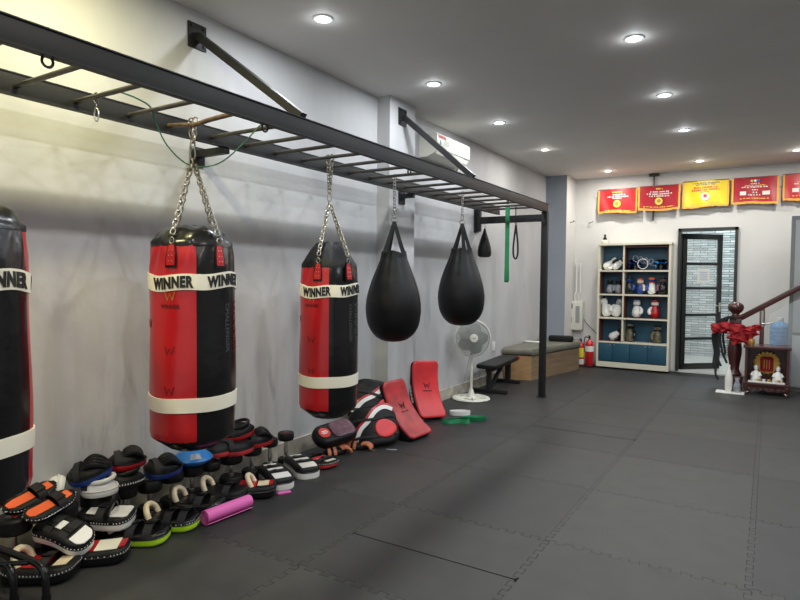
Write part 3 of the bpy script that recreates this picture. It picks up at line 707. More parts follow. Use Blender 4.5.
# ---------------------------------------------------------------- back wall: banners
def banner(x0, x1, z1, z0, m_, label, kind):
    w = x1-x0; h = z1-z0; rr_ = random.Random(int(x0*100))
    t = thing('hanging_banner', label, 'banner', ((x0+x1)/2, 10.85, z1), group='satin award banners on the back wall')
    def yy(x, z): return .012*math.sin(x*11+x0*5)+.010*math.sin(x*23+z*9+x0)*(-z/h)-.02*(-z/h)
    def sag(x, z): return z+.012*math.sin(x*8+x0*3)*(-z/h)
    b = MB(); nx, nz = 26, 12; V = []; F = []
    for s_ in (0, 1):
        for i in range(nx+1):
            for j in range(nz+1):
                x = -w/2+w*i/nx; z = -h*j/nz; V.append((x, yy(x, z)+s_*.004, sag(x, z)))
    st = (nx+1)*(nz+1)
    for i in range(nx):
        for j in range(nz):
            a = i*(nz+1)+j; F.append((a, a+1, a+nz+2, a+nz+1)); F.append((st+a, st+a+nz+1, st+a+nz+2, st+a+1))
    for i in range(nx): a = i*(nz+1); F.append((a, a+nz+1, st+a+nz+1, st+a)); a += nz; F.append((a, st+a, st+a+nz+1, a+nz+1))
    for j in range(nz): F.append((j, st+j, st+j+1, j+1)); a = nx*(nz+1)+j; F.append((a, a+1, st+a+1, st+a))
    b.add(V, F); cl = b.build('cloth', m_, t)
    b = MB(); N = 60; V = []; F = []
    path = [(-w/2, -h*k/14) for k in range(15)]+[(-w/2+w*k/30, -h) for k in range(1, 31)]+[(w/2, -h+h*k/14) for k in range(1, 15)]
    rows_ = []
    for k, (x, z) in enumerate(path):
        ox = -.028 if (x <= -w/2+1e-6 and z > -h+1e-6) else (.028 if (x >= w/2-1e-6 and z > -h+1e-6) else (-.02 if x <= -w/2+1e-6 else (.02 if x >= w/2-1e-6 else 0)))
        oz = -.034 if z <= -h+1e-6 else 0
        j_ = rr_.uniform(-.006, .006); yv = yy(x, z)-.002
        rows_.append(((x, yv, sag(x, z)), (x+ox*(1+j_*20), yv-.002, sag(x, z)+oz+(j_ if oz else 0)), (0, -1, 0)))
    b.strip(rows_, .006); b.build('fringe', 'fringe', t)
    b = MB(); b.cyl((-w/2-.03, .006, .0), (w/2+.03, .006, .0), .009, 8); b.build('rod', 'chrome', t)
    def pline(zc, x_a, x_b, hh, m__, seed):
        r_ = random.Random(seed); q = MB(); x = x_a
        while x < x_b:
            l_ = r_.uniform(.012, .03); x2 = min(x+l_, x_b)
            for (aa, bb) in (((x, x2)),): pass
            z_ = zc+r_.uniform(-.002, .002)
            ya = yy(x, z_)-.0045; yb_ = yy(x2, z_)-.0045
            V = [(x, ya, sag(x, z_)-hh/2), (x2, yb_, sag(x2, z_)-hh/2), (x2, yb_, sag(x2, z_)+hh/2), (x, ya, sag(x, z_)+hh/2)]
            V += [(a, b__+.003, c) for a, b__, c in V]; q.add(V, [(0, 1, 2, 3), (7, 6, 5, 4), (0, 4, 5, 1), (1, 5, 6, 2), (2, 6, 7, 3), (3, 7, 4, 0)])
            x = x2+r_.choice((.006, .008, .02))
        q.build('printed_line', m__, cl)
    def disc(xc, zc, r__, m__):
        q = MB(); q.lathe([(1e-4, 0), (r__*.5, .0), (r__, 0), (r__, .004), (1e-4, .004)], 24, T=TR((xc, yy(xc, zc)-.012, sag(xc, zc)), (R(90), 0, 0))); return q.build('emblem', m__, cl)
    if kind == 'disc':
        pline(-.055, -.09, .09, .018, 'print_g', 1); pline(-.10, -.08, .13, .018, 'print_w', 2); pline(-.135, -.17, .19, .02, 'print_w', 3); pline(-.165, -.08, .08, .014, 'print_w', 4)
        disc(0, -.265, .062, 'print_g'); d = disc(0, -.26, .03, 'goldm'); d.location.y -= .006
        pline(-.375, -.20, .22, .014, 'print_g', 5)
    elif kind == 'disc2':
        pline(-.05, -.05, .05, .024, 'print_g', 11); pline(-.10, -.14, .15, .019, 'print_w', 12); pline(-.135, -.19, .20, .019, 'print_w', 13); pline(-.17, -.15, .16, .019, 'print_w', 14)
        disc(0, -.255, .06, 'print_g'); d = disc(0, -.25, .03, 'goldm'); d.location.y -= .006
        pline(-.35, -.24, .24, .012, 'print_g', 15)
    elif kind == 'yellow':
        pline(-.04, -.19, .20, .014, 'print_b', 21); pline(-.065, -.14, .15, .012, 'print_b', 22); pline(-.11, -.17, .17, .024, 'print_r', 23); pline(-.15, -.20, .20, .022, 'print_r', 24); pline(-.185, -.07, .07, .012, 'print_b', 25)
        disc(0, -.265, .062, 'label'); d = disc(0, -.25, .028, 'print_r'); d.location.y -= .006; pline(-.37, -.22, .22, .012, 'fringe', 26)
    else:
        for k, mm in ((-1, 'print_g'), (0, 'print_w'), (1, 'sky')): disc(k*.045, -.055, .019, mm)
        pline(-.10, -.06, .07, .016, 'print_w', 31); pline(-.13, -.14, .14, .012, 'print_g', 32); pline(-.155, -.18, .17, .016, 'print_w', 33)
        for xc in (-.16, .15): q = MB(); q.box((xc, yy(xc, -.25)-.008, sag(xc, -.25)), (.085 if xc < 0 else .10, .004, .06)); q.build('picture', 'label', cl)
        pline(-.20, -.04, .04, .014, 'print_w', 34); pline(-.24, -.03, .03, .02, 'print_w', 35); pline(-.28, -.09, .08, .014, 'print_w', 36); pline(-.335, -.2, .2, .012, 'print_g', 37)
banner(.815, 1.415, 3.085, 2.70, 'banner', 'bright red satin banner with gold fringe, leftmost on the back wall', 'disc')
banner(1.485, 2.085, 3.095, 2.715, 'banner2', 'crimson satin banner below the ceiling conduit, between leftmost red and yellow', 'disc2')
banner(2.17, 2.79, 3.125, 2.73, 'yellow', 'yellow satin banner on the back wall above the doorway', 'yellow')
banner(2.88, 3.46, 3.125, 2.74, 'banner2', 'red satin banner with two white picture squares, right of the yellow one', 'pics')
banner(3.56, 4.16, 3.135, 2.76, 'banner', 'red satin banner cut off by the right edge of the photo', 'pics')
b = MB(); b.box((3.0, YB-.012, 3.02), (4.6, .02, .11)); o = b.build('trim_1', 'white'); struct(o)
t = thing('conduit', 'short steel conduit coming down from the ceiling behind the crimson banner', 'conduit', (1.69, 10.915, 2.52))
b = MB(); b.cyl((0, 0, 0), (0, 0, .796), .014, 10); b.build('pipe', 'rung', t); b = MB(); b.box((0, .0, .77), (.16, .05, .045), ch=.004); b.build('bracket', 'rung', t)
for i, (x, y, z, lb) in enumerate([(.395, 10.60, 2.52, 'small metal hook on the white side of the corner pilaster'), (.62, 10.94, 2.52, 'small metal hook on the back wall left of the first red banner')]):
    b = MB(); 
    if i == 0: b.tube([(-.02, 0, 0), (.03, 0, 0), (.05, -.02, .015), (.05, -.05, .02)], .006, 6)
    else: b.tube([(0, .01, 0), (0, -.04, 0), (.05, -.05, .01), (.08, -.05, .03)], .006, 6)
    o = b.build('wall_hook', 'rung'); o.location = (x, y, z); tag(o, lb, 'hook')

# ---------------------------------------------------------------- door and frame
b = MB(); fw = .045
b.box((DX0+fw/2, YB+.03, DT/2), (fw, .16, DT)); b.box((DX1-fw/2, YB+.03, DT/2), (fw, .16, DT)); b.box(((DX0+DX1)/2, YB+.03, DT-fw/2), (DX1-DX0, .16, fw)); struct(b.build('trim_2', 'frame'))
th = R(42)
door = bpy.data.objects.new('door_1', None); COL.objects.link(door); door.location = (DX0+.06, YB+.05, .01); door.rotation_euler = (0, 0, th); door['kind'] = 'structure'
DWd, DHt = .74, 2.28
b = MB(); s_ = .075
b.box((s_/2, 0, DHt/2), (s_, .04, DHt)); b.box((DWd-s_/2, 0, DHt/2), (s_, .04, DHt)); b.box((DWd/2, 0, .05), (DWd, .04, .10)); b.box((DWd/2, 0, DHt-.045), (DWd, .04, .09))
RZ = [.52, .92, 1.37, 1.78]
for z in RZ: b.box((DWd/2, 0, z), (DWd, .036, .042))
df = b.build('door_frame', 'frame', door)
zz = [.10]+RZ+[DHt-.09]
for i in range(5):
    a0 = zz[i]+(.021 if i else 0); a1 = zz[i+1]-(.021 if i < 4 else 0)
    b = MB(); b.box((DWd/2, 0, (a0+a1)/2), (DWd-2*s_, .006, a1-a0)); b.build('door_pane', 'gl', door)
b = MB(); b.box((DWd-.04, -.03, 1.05), (.03, .02, .16), ch=.004); b.tube([(DWd-.04, -.03, 1.08), (DWd-.04, -.07, 1.08), (DWd-.14, -.075, 1.08)], .009, 8); b.build('door_handle', 'chrome', door)
b = MB(); b.box((DWd*.54, -.008, 1.58), (.22, .004, .23)); nt_ = b.build('paper_notice', 'label', door)
b = MB()
for k in range(5): b.box((DWd*.54, -.0108, 1.64-.032*k), (.16-.02*(k % 2), .0016, .007))
b.build('notice_lines', 'sky', nt_)

# ---------------------------------------------------------------- glove shelf
SX0, SX1, SY0, SY1, SH = .855, 2.02, 10.66, 10.94, 2.105
sh = thing('display_shelf', 'tall cream display shelf with teal back panels and blue lower doors', 'shelf', ((SX0+SX1)/2, (SY0+SY1)/2, 0))
so = Vector(((SX0+SX1)/2, (SY0+SY1)/2, 0))
def sb(b, nm, m_): o = b.build(nm, m_, sh); o.data.transform(Matrix.Translation(-so)); return o
SD = SX0+.425; SZ = [.445, .86, 1.265, 1.675]; T_ = .024
for nm, x in (('side_panel', SX0+T_/2+.004), ('side_panel', SX1-T_/2-.004), ):
    b = MB(); b.box((x, (SY0+SY1)/2, SH/2), (.032, SY1-SY0, SH)); sb(b, nm, 'creamlam')
b = MB(); b.box((SD, (SY0+SY1)/2+.004, (.45+SH)/2), (.026, SY1-SY0-.008, SH-.46)); sb(b, 'divider', 'creamlam')
b = MB(); b.box(((SX0+SX1)/2, (SY0+SY1)/2-.006, SH+.012), (SX1-SX0+.02, SY1-SY0+.012, .034)); sb(b, 'top_panel', 'creamlam')
b = MB(); b.box(((SX0+SX1)/2, SY0+.02, .045), (SX1-SX0-.05, .03, .09)); sb(b, 'plinth', 'creamlam')
for z in SZ:
    b = MB(); b.box(((SX0+SX1)/2, (SY0+SY1)/2, z-.013), (SX1-SX0-.05, SY1-SY0-.002, .026)); sb(b, 'shelf_board', 'creamlam')
b = MB(); b.box(((SX0+SX1)/2, SY1-.014, (.1+SH)/2), (SX1-SX0-.05, .012, SH-.1)); sb(b, 'back_panel', 'teal')
lev = [.445, .86, 1.265, 1.675, SH-.006]
for row in range(4):
    for c_ in (0, 1):
        brown = (row % 2 == 0) ^ (c_ == 1)
        if not brown: continue
        xa = SX0+.037 if c_ == 0 else SD+.014; xb = SD-.014 if c_ == 0 else SX1-.037; za = lev[row]+.001; zb_ = lev[row+1]-.027
        b = MB(); yy_ = (SY0+SY1)/2-.004; dd = SY1-SY0-.03
        b.box((xa+.005, yy_, (za+zb_)/2), (.01, dd, zb_-za)); b.box((xb-.005, yy_, (za+zb_)/2), (.01, dd, zb_-za)); b.box(((xa+xb)/2, yy_, zb_-.005), (xb-xa, dd, .01)); b.box(((xa+xb)/2, yy_, za+.002), (xb-xa, dd, .005))
        sb(b, 'compartment_lining', 'brownlam')
dxs = [SX0+.037, SX0+.315, SX0+.60, SX0+.875, SX1-.037]; dxs = [SX0+.037, SX0+.265, SX0+.55, SX0+.835, SX1-.037]
kn = [1, 0, 1, 0]
for k in range(4):
    b = MB(); b.box(((dxs[k]+dxs[k+1])/2, SY0+.012, .26), (dxs[k+1]-dxs[k]-.006, .018, .31), ch=.002); d_ = sb(b, 'cabinet_door', 'teal')
    xk = dxs[k+1]-.035 if kn[k] else dxs[k]+.035
    b = MB(); b.cyl((xk, SY0+.004, .385), (xk, SY0-.014, .385), .010, 10); kb = b.build('knob', 'chrome', d_); kb.data.transform(Matrix.Translation(-so))

# boxing gloves
def glove(loc, main, cuff, label, pose='stand', rz=0.0, thumb=1, sc=1.0, group='boxing gloves on the display shelf', accent=None):
    t = thing('boxing_glove', label, 'boxing glove', loc, (0, 0, rz), group)
    if pose == 'stand': T = TR((0, 0, 0), (0, 0, 0), (sc, sc, sc))
    else: T = TR((0, 0, .078*sc), (R(-8), R(52 if pose == 'lie' else 16)*(-thumb if pose == 'tilt' else 1), 0), (sc, sc, sc)) @ TR((0, 0, -.078))
    T = T @ TR((0, 0, .274), (PI, 0, 0))   # cuff up, fist down
    b = MB()
    prof = [(1e-4, .0), (.035, .002), (.046, .02), (.044, .08), (.047, .10)]
    b.lathe([(.030, .0), (.046, .0), (.048, .02), (.043, .09), (.043, .105), (.03, .105)], 20, fn=lambda r, z, a: (r*(1+.0*a), z), T=T @ TR(sc=(1.05, .82, 1))); b.build('cuff', cuff, t)
    b = MB()
    b.lathe([(1e-4, .085), (.04, .09), (.050, .11), (.062, .15), (.070, .19), (.068, .23), (.052, .26), (.025, .272), (1e-4, .274)], 24, fn=lambda r, z, a: (r*(1+.10*max(0, math.sin(a))*(z > .16)), z), T=T @ TR(sc=(1, .86, 1))); b.build('fist', main, t)
    b = MB(); b.tube(smooth([Vector(p) for p in [(.045*thumb, .01, .11), (.070*thumb, .03, .14), (.076*thumb, .045, .18), (.060*thumb, .055, .215)]], 3), [.020, .023, .025, .026, .027, .027, .026, .025, .023, .018], 10, T=T); b.build('thumb', accent or main, t)
    b = MB(); b.lathe([(.049, .03), (.051, .032), (.050, .07), (.048, .072)], 20, T=T @ TR(sc=(1.05, .82, 1))); b.build('wrist_strap', accent or cuff, t)
    return t
yg = SY0+.13
def gl(x, row, *a, **k): glove((x, yg, lev[row]+.005), *a, **k)
gl(SX0+.13, 3, 'whitev', 'whitev', 'left white boxing glove slumped on the top left shelf', 'lie', R(0), sc=.95)
gl(SX0+.27, 3, 'whitev', 'whitev', 'right white boxing glove with black wrist strap on the top left shelf', 'lie', R(8), thumb=-1, sc=.95, accent='leather')
gl(SX0+.18, 2, 'silver', 'leather', 'left silver grey boxing glove on the second shelf from top', 'stand', R(10), sc=.86)
gl(SX0+.32, 2, 'silver', 'leather', 'right silver grey boxing glove on the second shelf from top', 'stand', R(-10), thumb=-1, sc=.86)
gl(SX0+.13, 1, 'whitev', 'whitev', 'left plump white boxing glove on the third shelf', 'tilt', R(0), sc=1.15)
gl(SX0+.295, 1, 'whitev', 'silver', 'right plump white boxing glove on the third shelf', 'tilt', R(0), thumb=-1, sc=1.15)
gl(SX0+.26, 0, 'whitev', 'leather', 'white boxing glove with a black cuff on the bottom left shelf', 'lie', R(0), thumb=1, accent='leather')
gl(SX0+.50, 2, 'leather', 'leather', 'black boxing glove with dull blue strap, leftmost on the four-glove shelf', 'stand', R(0), sc=1.05, accent='blue')
gl(SX0+.68, 2, 'blue', 'orange', 'boxing glove with red cuff, cream strap and blue fist on the four-glove shelf', 'stand', R(0), thumb=1, accent='cream', sc=.95)
gl(SX0+.86, 2, 'whitev', 'orange', 'white boxing glove with orange cuff and blue strap on the four-glove shelf', 'stand', R(10), thumb=-1, accent='blue', sc=1.02)
gl(SX0+1.03, 2, 'leather', 'leather', 'black boxing glove with dull red strap, rightmost on the four-glove shelf', 'stand', R(0), thumb=-1, sc=1.05, accent='purple')
gl(SX0+.63, 1, 'whitev', 'silver', 'white boxing glove standing alone left on the third shelf', 'stand', R(0), accent='whitev', sc=1.1)
gl(SX0+.92, 1, 'red', 'red', 'red boxing glove with white strap standing on the third shelf', 'stand', R(0), thumb=-1, accent='whitev', sc=1.1)
gl(SX0+.53, 0, 'camo', 'camo', 'left camouflage boxing glove on the bottom right shelf', 'stand', R(0), sc=1.1, accent='leather')
gl(SX0+.97, 0, 'camo', 'leather', 'right camouflage boxing glove on the bottom right shelf', 'stand', R(0), thumb=-1, sc=1.1, accent='camo')
# headgear and wraps on the top right shelf
def headgear(loc, m1, m2, label, rz=0):
    t = thing('headgear', label, 'headgear', loc, (0, 0, rz))
    b = MB(); b.lathe([(.075, .0), (.098, .01), (.105, .06), (.104, .12), (.085, .165), (.05, .18), (.05, .165), (.08, .14), (.088, .10), (.085, .04), (.075, 0)], 26, a0=R(-50), a1=R(230), fn=lambda r, z, a: (r, z)); b.build('shell', m1, t)
    b = MB(); b.tube([(.09*math.cos(R(a)), .098*math.sin(R(a)), .12+.012*math.sin(a)) for a in range(-50, 231, 20)], .017, 8); b.build('brow_pad', m2, t)
    for s_ in (-1, 1): b = MB(); b.ball((.085*s_, -.03, .055), .034, 12, sc=(.6, 1, 1.3)); b.build('cheek_pad', m2, t)
headgear((SX1-.17, yg-.0, lev[3]+.005), 'leather', 'sky', 'bright blue headgear at the right end of the top shelf', R(20))
headgear((SD+.16, yg-.0, lev[3]+.005), 'leather', 'blue', 'dark blue headgear beneath the white cords on the top shelf', R(-10))
b = MB(); rr_ = random.Random(5)
P = []
for k in range(34): q = k*.75; P.append(Vector((SD+.15+k*.010+.055*math.cos(q), yg-.05+.02*math.sin(q*1.3), lev[3]+.20+.05*math.sin(q)-(.0022*k))))
b.tube(smooth(P, 3), .005, 6); tag(b.build('jump_rope', 'silver'), 'pale coiled jump rope looped in the top right shelf', 'jump rope')
b = MB(); P = [Vector((SD+.30+.08*math.cos(2*PI*k/16), yg-.09, lev[3]+.105+.085*math.sin(2*PI*k/16))) for k in range(16)]
b.tube(P, .006, 6, closed=True); tag(b.build('white_cord_loop', 'whitev'), 'white cord loop hanging in the middle of the top right shelf', 'cord')
t = thing('ornament', 'small pale pot with a dark figure on top of the display shelf', 'ornament', (SX0+.075, 10.80, SH+.029))
b = MB(); b.lathe([(1e-4, 0), (.045, 0), (.058, .02), (.055, .055), (.035, .07), (1e-4, .07)], 18); b.build('pot', 'cream', t)
b = MB(); b.lathe([(1e-4, .068), (.03, .07), (.034, .09), (.02, .12), (.012, .135), (1e-4, .14)], 14); b.ball((0, 0, .148), .02, 12); b.build('figure', 'leather', t)
b = MB(); b.tube([(SX0-.02, 10.93, .50), (SX0-.25, 10.935, .72), (SX0-.42, 10.935, .98)], .005, 6); tag(b.build('wall_cable', 'rubber'), 'thin cable running from the meter boxes down behind the shelf', 'cable')

# ---------------------------------------------------------------- meter boxes, extinguishers
t = thing('electrical_box', 'pale grey electrical box on the back wall beside the corner pilaster', 'electrical box', (.43, 10.94, .60))
b = MB(); b.box((0, -.07, .26), (.26, .14, .52), ch=.008); hb = b.build('housing', 'offw', t)
b = MB(); b.box((-.085, -.144, .43), (.09, .008, .09), ch=.002); b.box((-.075, -.1475, .43), (.06, .004, .06)); b.build('meter_window', 'greyd', hb)
b = MB(); b.box((-.09, -.144, .18), (.08, .006, .10)); b.box((.05, -.144, .28), (.07, .006, .30)); b.build('label_plate', 'grey', hb)
b = MB()
for x in (-.08, -.02, .05): b.tube([(x, -.05, .50), (x-.01, -.06, .62), (x+.01, -.03, .70), (x, -.012, 1.2)], .011, 8)
b.build('conduit_pipes', 'whitev', t)
def extinguisher(x, y, h, r, label, band):
    t = thing('fire_extinguisher', label, 'fire extinguisher', (x, y, 0))
    b = MB(); b.lathe([(r*.9, 0), (r, .01), (r, h*.72), (r*.85, h*.80), (r*.35, h*.86), (r*.3, h*.9), (1e-4, h*.9)], 24); b.build('cylinder', 'extred', t)
    b = MB(); b.cyl((0, 0, h*.89), (0, 0, h*.95), .016, 10); b.box((0, -.02, h*.96), (.02, .09, .014)); b.box((0, -.025, h*1.0), (.018, .10, .012), rot=(R(-14), 0, 0)); b.build('valve', 'rubber', t)
    b = MB(); b.tube(smooth([Vector(p) for p in [(-.01, 0, h*.94), (-r*.9, -.02, h*.96), (-r*1.15, -.03, h*.8), (-r*1.1, -.03, h*.45)]], 4), .009, 8); b.build('hose', 'rubber', t)
    for m_, z0, z1 in band: b = MB(); b.lathe([(r+.001, z0*h), (r+.002, z0*h), (r+.002, z1*h), (r+.001, z1*h)], 24, a0=R(-160), a1=R(20)); b.build('label', m_, t)
extinguisher(.60, 10.62, .46, .058, 'smaller fire extinguisher with yellow and white labels, left of the pair', [('ylabel', .30, .66), ('label', .04, .24)])
extinguisher(.74, 10.64, .52, .072, 'larger plain red fire extinguisher with a small white label beside the shelf', [('label', .48, .66)])
t = thing('wall_outlet', 'white socket plate on the left wall behind the weight bench', 'socket', (0, 8.10, .52))
b = MB(); b.box((.006, 0, 0), (.012, .085, .13), ch=.003); b.build('plate', 'whitev', t)
# ---------------------------------------------------------------- box bench with cushion
t = thing('box_bench', 'long wooden box bench with an olive padded top along the wall end', 'bench', (.35, 9.2, 0))
def quadprism(P, z0, z1, ch=0):
    b = MB(); n = len(P); V = [(x, y, z0) for x, y in P]+[(x, y, z1) for x, y in P]
    b.add(V, [tuple(range(n))[::-1], tuple(range(n, 2*n))]+[(i, (i+1) % n, n+(i+1) % n, n+i) for i in range(n)]); return b
Pq = [(.03, 8.42), (.43, 8.52), (.72, 10.05), (.62, 10.33), (.03, 10.33)]
o = quadprism(Pq, .0, .36).build('box', ['plank', 'tanwood'], t); o.data.transform(Matrix.Translation((-.35, -9.2, 0)))
for p in o.data.polygons:
    if p.normal.y < -.8: p.material_index = 1
b = MB(); Pc = [(.02, 8.40), (.45, 8.50), (.745, 10.05), (.64, 10.355), (.02, 10.355)]
Pc2 = []
for i in range(len(Pc)):
    for k in range(4): f_ = k/4; a, c = Pc[i], Pc[(i+1) % len(Pc)]; Pc2.append((a[0]*(1-f_)+c[0]*f_, a[1]*(1-f_)+c[1]*f_))
b.slab(Pc2, rounded(.115, .05, 4, .365)); o = b.build('cushion', 'olive', t, ang=50); o.data.transform(Matrix.Translation((-.35, -9.2, 0)))
b = MB(); b.slab(rrect(.40, .09, .044), rounded(.10, .03, 3), T=TR((0, 0, 0))); o = b.build('foam_roller', 'rubber'); o.location = (.50, 9.75, .481); o.rotation_euler = (0, 0, R(15)); tag(o, 'black cushion roll lying on top of the box bench', 'roller')
b = MB(); b.slab(rrect(.30, .16, .03), rounded(.012, .005, 2)); o = b.build('white_board', 'whitev'); o.location = (.16, 9.4, .482); tag(o, 'thin white tray lying on the box bench against the wall', 'tray')

# ---------------------------------------------------------------- weight bench
t = thing('weight_bench', 'flat black weight bench between the fan and the box bench', 'weight bench', (.25, 7.7, 0), (0, 0, R(5)))
b = MB(); b.slab(rrect(.28, 1.14, .05), rounded(.055, .022, 4, .33)); b.build('pad', 'leather_m', t)
b = MB(); b.slab(rrect(.30, .10, .02), rounded(.03, .01, 2, .345), T=TR((0, .53, 0))); b.build('red_end_strip', 'redcloth', t)
b = MB(); b.box((0, -.42, .025), (.50, .06, .05), ch=.005); b.build('floor_bar', 'steel', t)
b = MB(); b.box((0, .45, .025), (.36, .06, .05), ch=.005); b.build('floor_bar', 'steel', t)
b = MB(); b.box((0, .0, .30), (.06, .95, .05)); b.build('spine_tube', 'steel', t)
b = MB(); b.box((0, -.42, .17), (.055, .055, .26)); b.build('front_leg', 'steel', t)
b = MB(); b.box((0, .45, .17), (.07, .07, .26)); b.build('rear_leg', 'steel', t)
b = MB(); b.tube([(0, -.36, .06), (0, .18, .30)], .03, 4); b.build('diagonal_brace', 'steel', t)

# ---------------------------------------------------------------- standing fan
fan = thing('standing_fan', 'off-white pedestal fan standing by the left wall before the weight bench', 'fan', (.27, 6.77, 0))
b = MB(); b.lathe([(.185, .012), (.19, .0), (.225, .0), (.236, .012), (.225, .026), (.19, .022), (.185, .012)], 40)
b.lathe([(.03, .035), (.09, .03), (.098, .022), (.09, .014), (.03, .014)], 30)
for k in range(5): a = 2*PI*k/5+.3; b.tube([(.07*math.cos(a), .07*math.sin(a), .028), (.2*math.cos(a), .2*math.sin(a), .016)], .018, 6, flat=(.5, 1.3))
b.lathe([(.06, .02), (.05, .05), (.03, .10), (.02, .13), (.016, .14)], 20); b.build('base', 'offw', fan)
b = MB(); b.cyl((0, 0, .10), (0, 0, .62), .0155, 12); b.cyl((0, 0, .36), (0, 0, .40), .021, 12); b.build('pole', 'offw', fan)
fa = R(-52); fx = Vector((math.cos(fa), math.sin(fa), .10)).normalized(); fy = Vector((-math.sin(fa), math.cos(fa), 0)); fz = fx.cross(fy)
T = axes(Vector((.04*math.cos(fa), .04*math.sin(fa), .765)), fy, fz, fx)
b = MB(); b.lathe([(1e-4, -.16), (.04, -.155), (.055, -.12), (.055, -.05), (.035, -.03)], 20, T=T); b.cyl((-.02*math.cos(fa), -.02*math.sin(fa), .60), (-.02*math.cos(fa), -.02*math.sin(fa), .74), .024, 10); b.build('motor_housing', 'offw', fan)
def cage(z_of, nm, nsp):
    b = MB()
    for k in range(nsp):
        a = 2*PI*k/nsp; b.tube([(r*math.cos(a+r*1.2), r*math.sin(a+r*1.2), z_of(r)) for r in (.05, .11, .17, .205, .222)], .0014, 4, T=T)
    for r in (.10, .155): b.torus((0, 0, z_of(r)), r, .0016, 36, 5, T=T)
    b.build(nm, 'grille', fan)
cage(lambda r: .055*math.sqrt(max(0, 1-(r/.228)**2))+.012, 'front_grille', 120)
cage(lambda r: -.060*math.sqrt(max(0, 1-(r/.228)**2))-.006, 'rear_grille', 90)
b = MB(); b.torus((0, 0, 0), .224, .010, 44, 8, T=T); b.torus((0, 0, -.03), .218, .006, 44, 6, T=T); b.build('grille_rim', 'offw', fan)
b = MB(); b.lathe([(1e-4, .075), (.045, .074), (.052, .066), (.05, .055), (1e-4, .055)], 24, T=T); hubp = b.build('hub_badge', 'offw', fan)
b = MB(); b.tube([(-.018, .006, .077), (-.004, -.008, .077), (.018, .012, .077)], .003, 4, T=T); b.build('badge_mark', 'rubber', hubp)
b = MB(); b.lathe([(1e-4, .03), (.03, .03), (.034, -.01), (.034, -.03), (1e-4, -.03)], 16, T=T)
for k in range(5):
    a = 2*PI*k/5; V = []; 
    for i in range(7):
        r = .03+.165*i/6; wv = .018+.085*math.sin(PI*min(1, (i+.6)/7.2))*.75
        for s_ in (-1, 1): V.append(((r*math.cos(a)-s_*wv*math.sin(a)), (r*math.sin(a)+s_*wv*math.cos(a)), s_*.016))
    V2 = [(x, y, z-.003) for x, y, z in V]; F = []
    for i in range(6): F += [(2*i, 2*i+1, 2*i+3, 2*i+2), (14+2*i, 14+2*i+2, 14+2*i+3, 14+2*i+1), (2*i, 2*i+2, 14+2*i+2, 14+2*i), (2*i+1, 14+2*i+1, 14+2*i+3, 2*i+3)]
    F += [(0, 14, 15, 1), (12, 13, 27, 26)]; b.add(V+V2, F, 0, T)
b.build('blades', glassy('fan_blade_plastic', (.36, .37, .35), .95, .3), fan)
b = MB(); b.tube(smooth([Vector(p) for p in [(-.01, .02, .62), (-.06, .03, .45), (-.12, .04, .2), (-.19, .0, .03), (-.24, -.06, .006), (-.255, .1, .006)]], 5), .004, 6); b.build('power_cord', 'grey', fan)

# ---------------------------------------------------------------- stairs corner: newel, rail, bottles, altar, cabinet
t = thing('stair_banister', 'dark rosewood newel post with ball top, handrail rising right and glass panel', 'banister', (3.01, 9.62, 0), (0, 0, 0))
b = MB(); b.box((0, 0, .09), (.20, .20, .18), ch=.008)
b.lathe([(.085, .18), (.095, .20), (.075, .23), (.06, .27), (.07, .36), (.088, .48), (.090, .56), (.075, .66), (.055, .74), (.06, .76), (.08, .79), (.06, .82), (.058, .84)], 28)
b.box((0, 0, .90), (.15, .15, .16), ch=.01); b.lathe([(.075, .975), (.09, .985), (.09, 1.01), (.05, 1.025), (.045, 1.05)], 24); b.build('newel_post', 'rosewood', t)
b = MB(); b.lathe([(.045, 1.045), (.065, 1.065), (.092, 1.095), (.103, 1.135), (.092, 1.175), (.060, 1.20), (.03, 1.21), (1e-4, 1.212)], 28); b.build('ball_finial', 'rosewood', t)
b = MB(); x0, z0, x1, z1 = .04, .975, 1.75, 2.09; ang_ = math.atan2(z1-z0, x1-x0)
b.box(((x0+x1)/2, 0, (z0+z1)/2), (math.hypot(x1-x0, z1-z0), .07, .075), ch=.016, rot=(0, -ang_, 0)); b.build('handrail', 'rosewood', t)
b = MB(); b.box((.32, 0, .565), (.055, .055, 1.13), ch=.004); b.build('baluster', 'rosewood', t)
b = MB(); b.cyl((.32, -.0, .88), (.32, 0, 1.10), .033, 12); b.cyl((.32, -.03, .92), (.45, -.03, .94), .012, 8); b.build('steel_bracket', 'chrome', t)
b = MB(); V = [(.40, 0, .10), (1.40, 0, .10), (1.40, 0, 1.72), (.40, 0, 1.05)]; V2 = [(x, .01, z) for x, y, z in V]
b.add(V+V2, [(0, 1, 2, 3), (7, 6, 5, 4), (0, 4, 5, 1), (1, 5, 6, 2), (2, 6, 7, 3), (3, 7, 4, 0)]); b.build('glass_panel', 'gl2', t)
# low step block carrying the bottles
b = MB(); b.box((3.85, 10.34, .27), (1.2, .60, .54), ch=.004); o = b.build('stair_step', 'rosewood'); o['kind'] = 'structure'; o.name = 'trim_3'
def bottle(x, y, z, label):
    t = thing('water_bottle', label, 'water bottle', (x, y, z), group='large blue water bottles')
    pr_ = [(1e-4, 0), (.11, 0), (.135, .015)]
    for k in range(5): z0 = .03+.05*k; pr_ += [(.137, z0), (.137, z0+.032), (.130, z0+.038), (.130, z0+.044)]
    pr_ += [(.137, .29), (.130, .32), (.10, .355), (.05, .378), (.032, .39), (.030, .43), (1e-4, .43)]
    b = MB(); b.lathe(pr_, 30); b.build('bottle_body', 'water', t)
    b = MB(); b.lathe([(1e-4, .445), (.034, .443), (.038, .41), (.034, .395), (.028, .395)], 18); b.build('cap', 'offw', t)
bottle(3.555, 10.22, .542, 'large blue water bottle with pale cap standing behind the small altar')
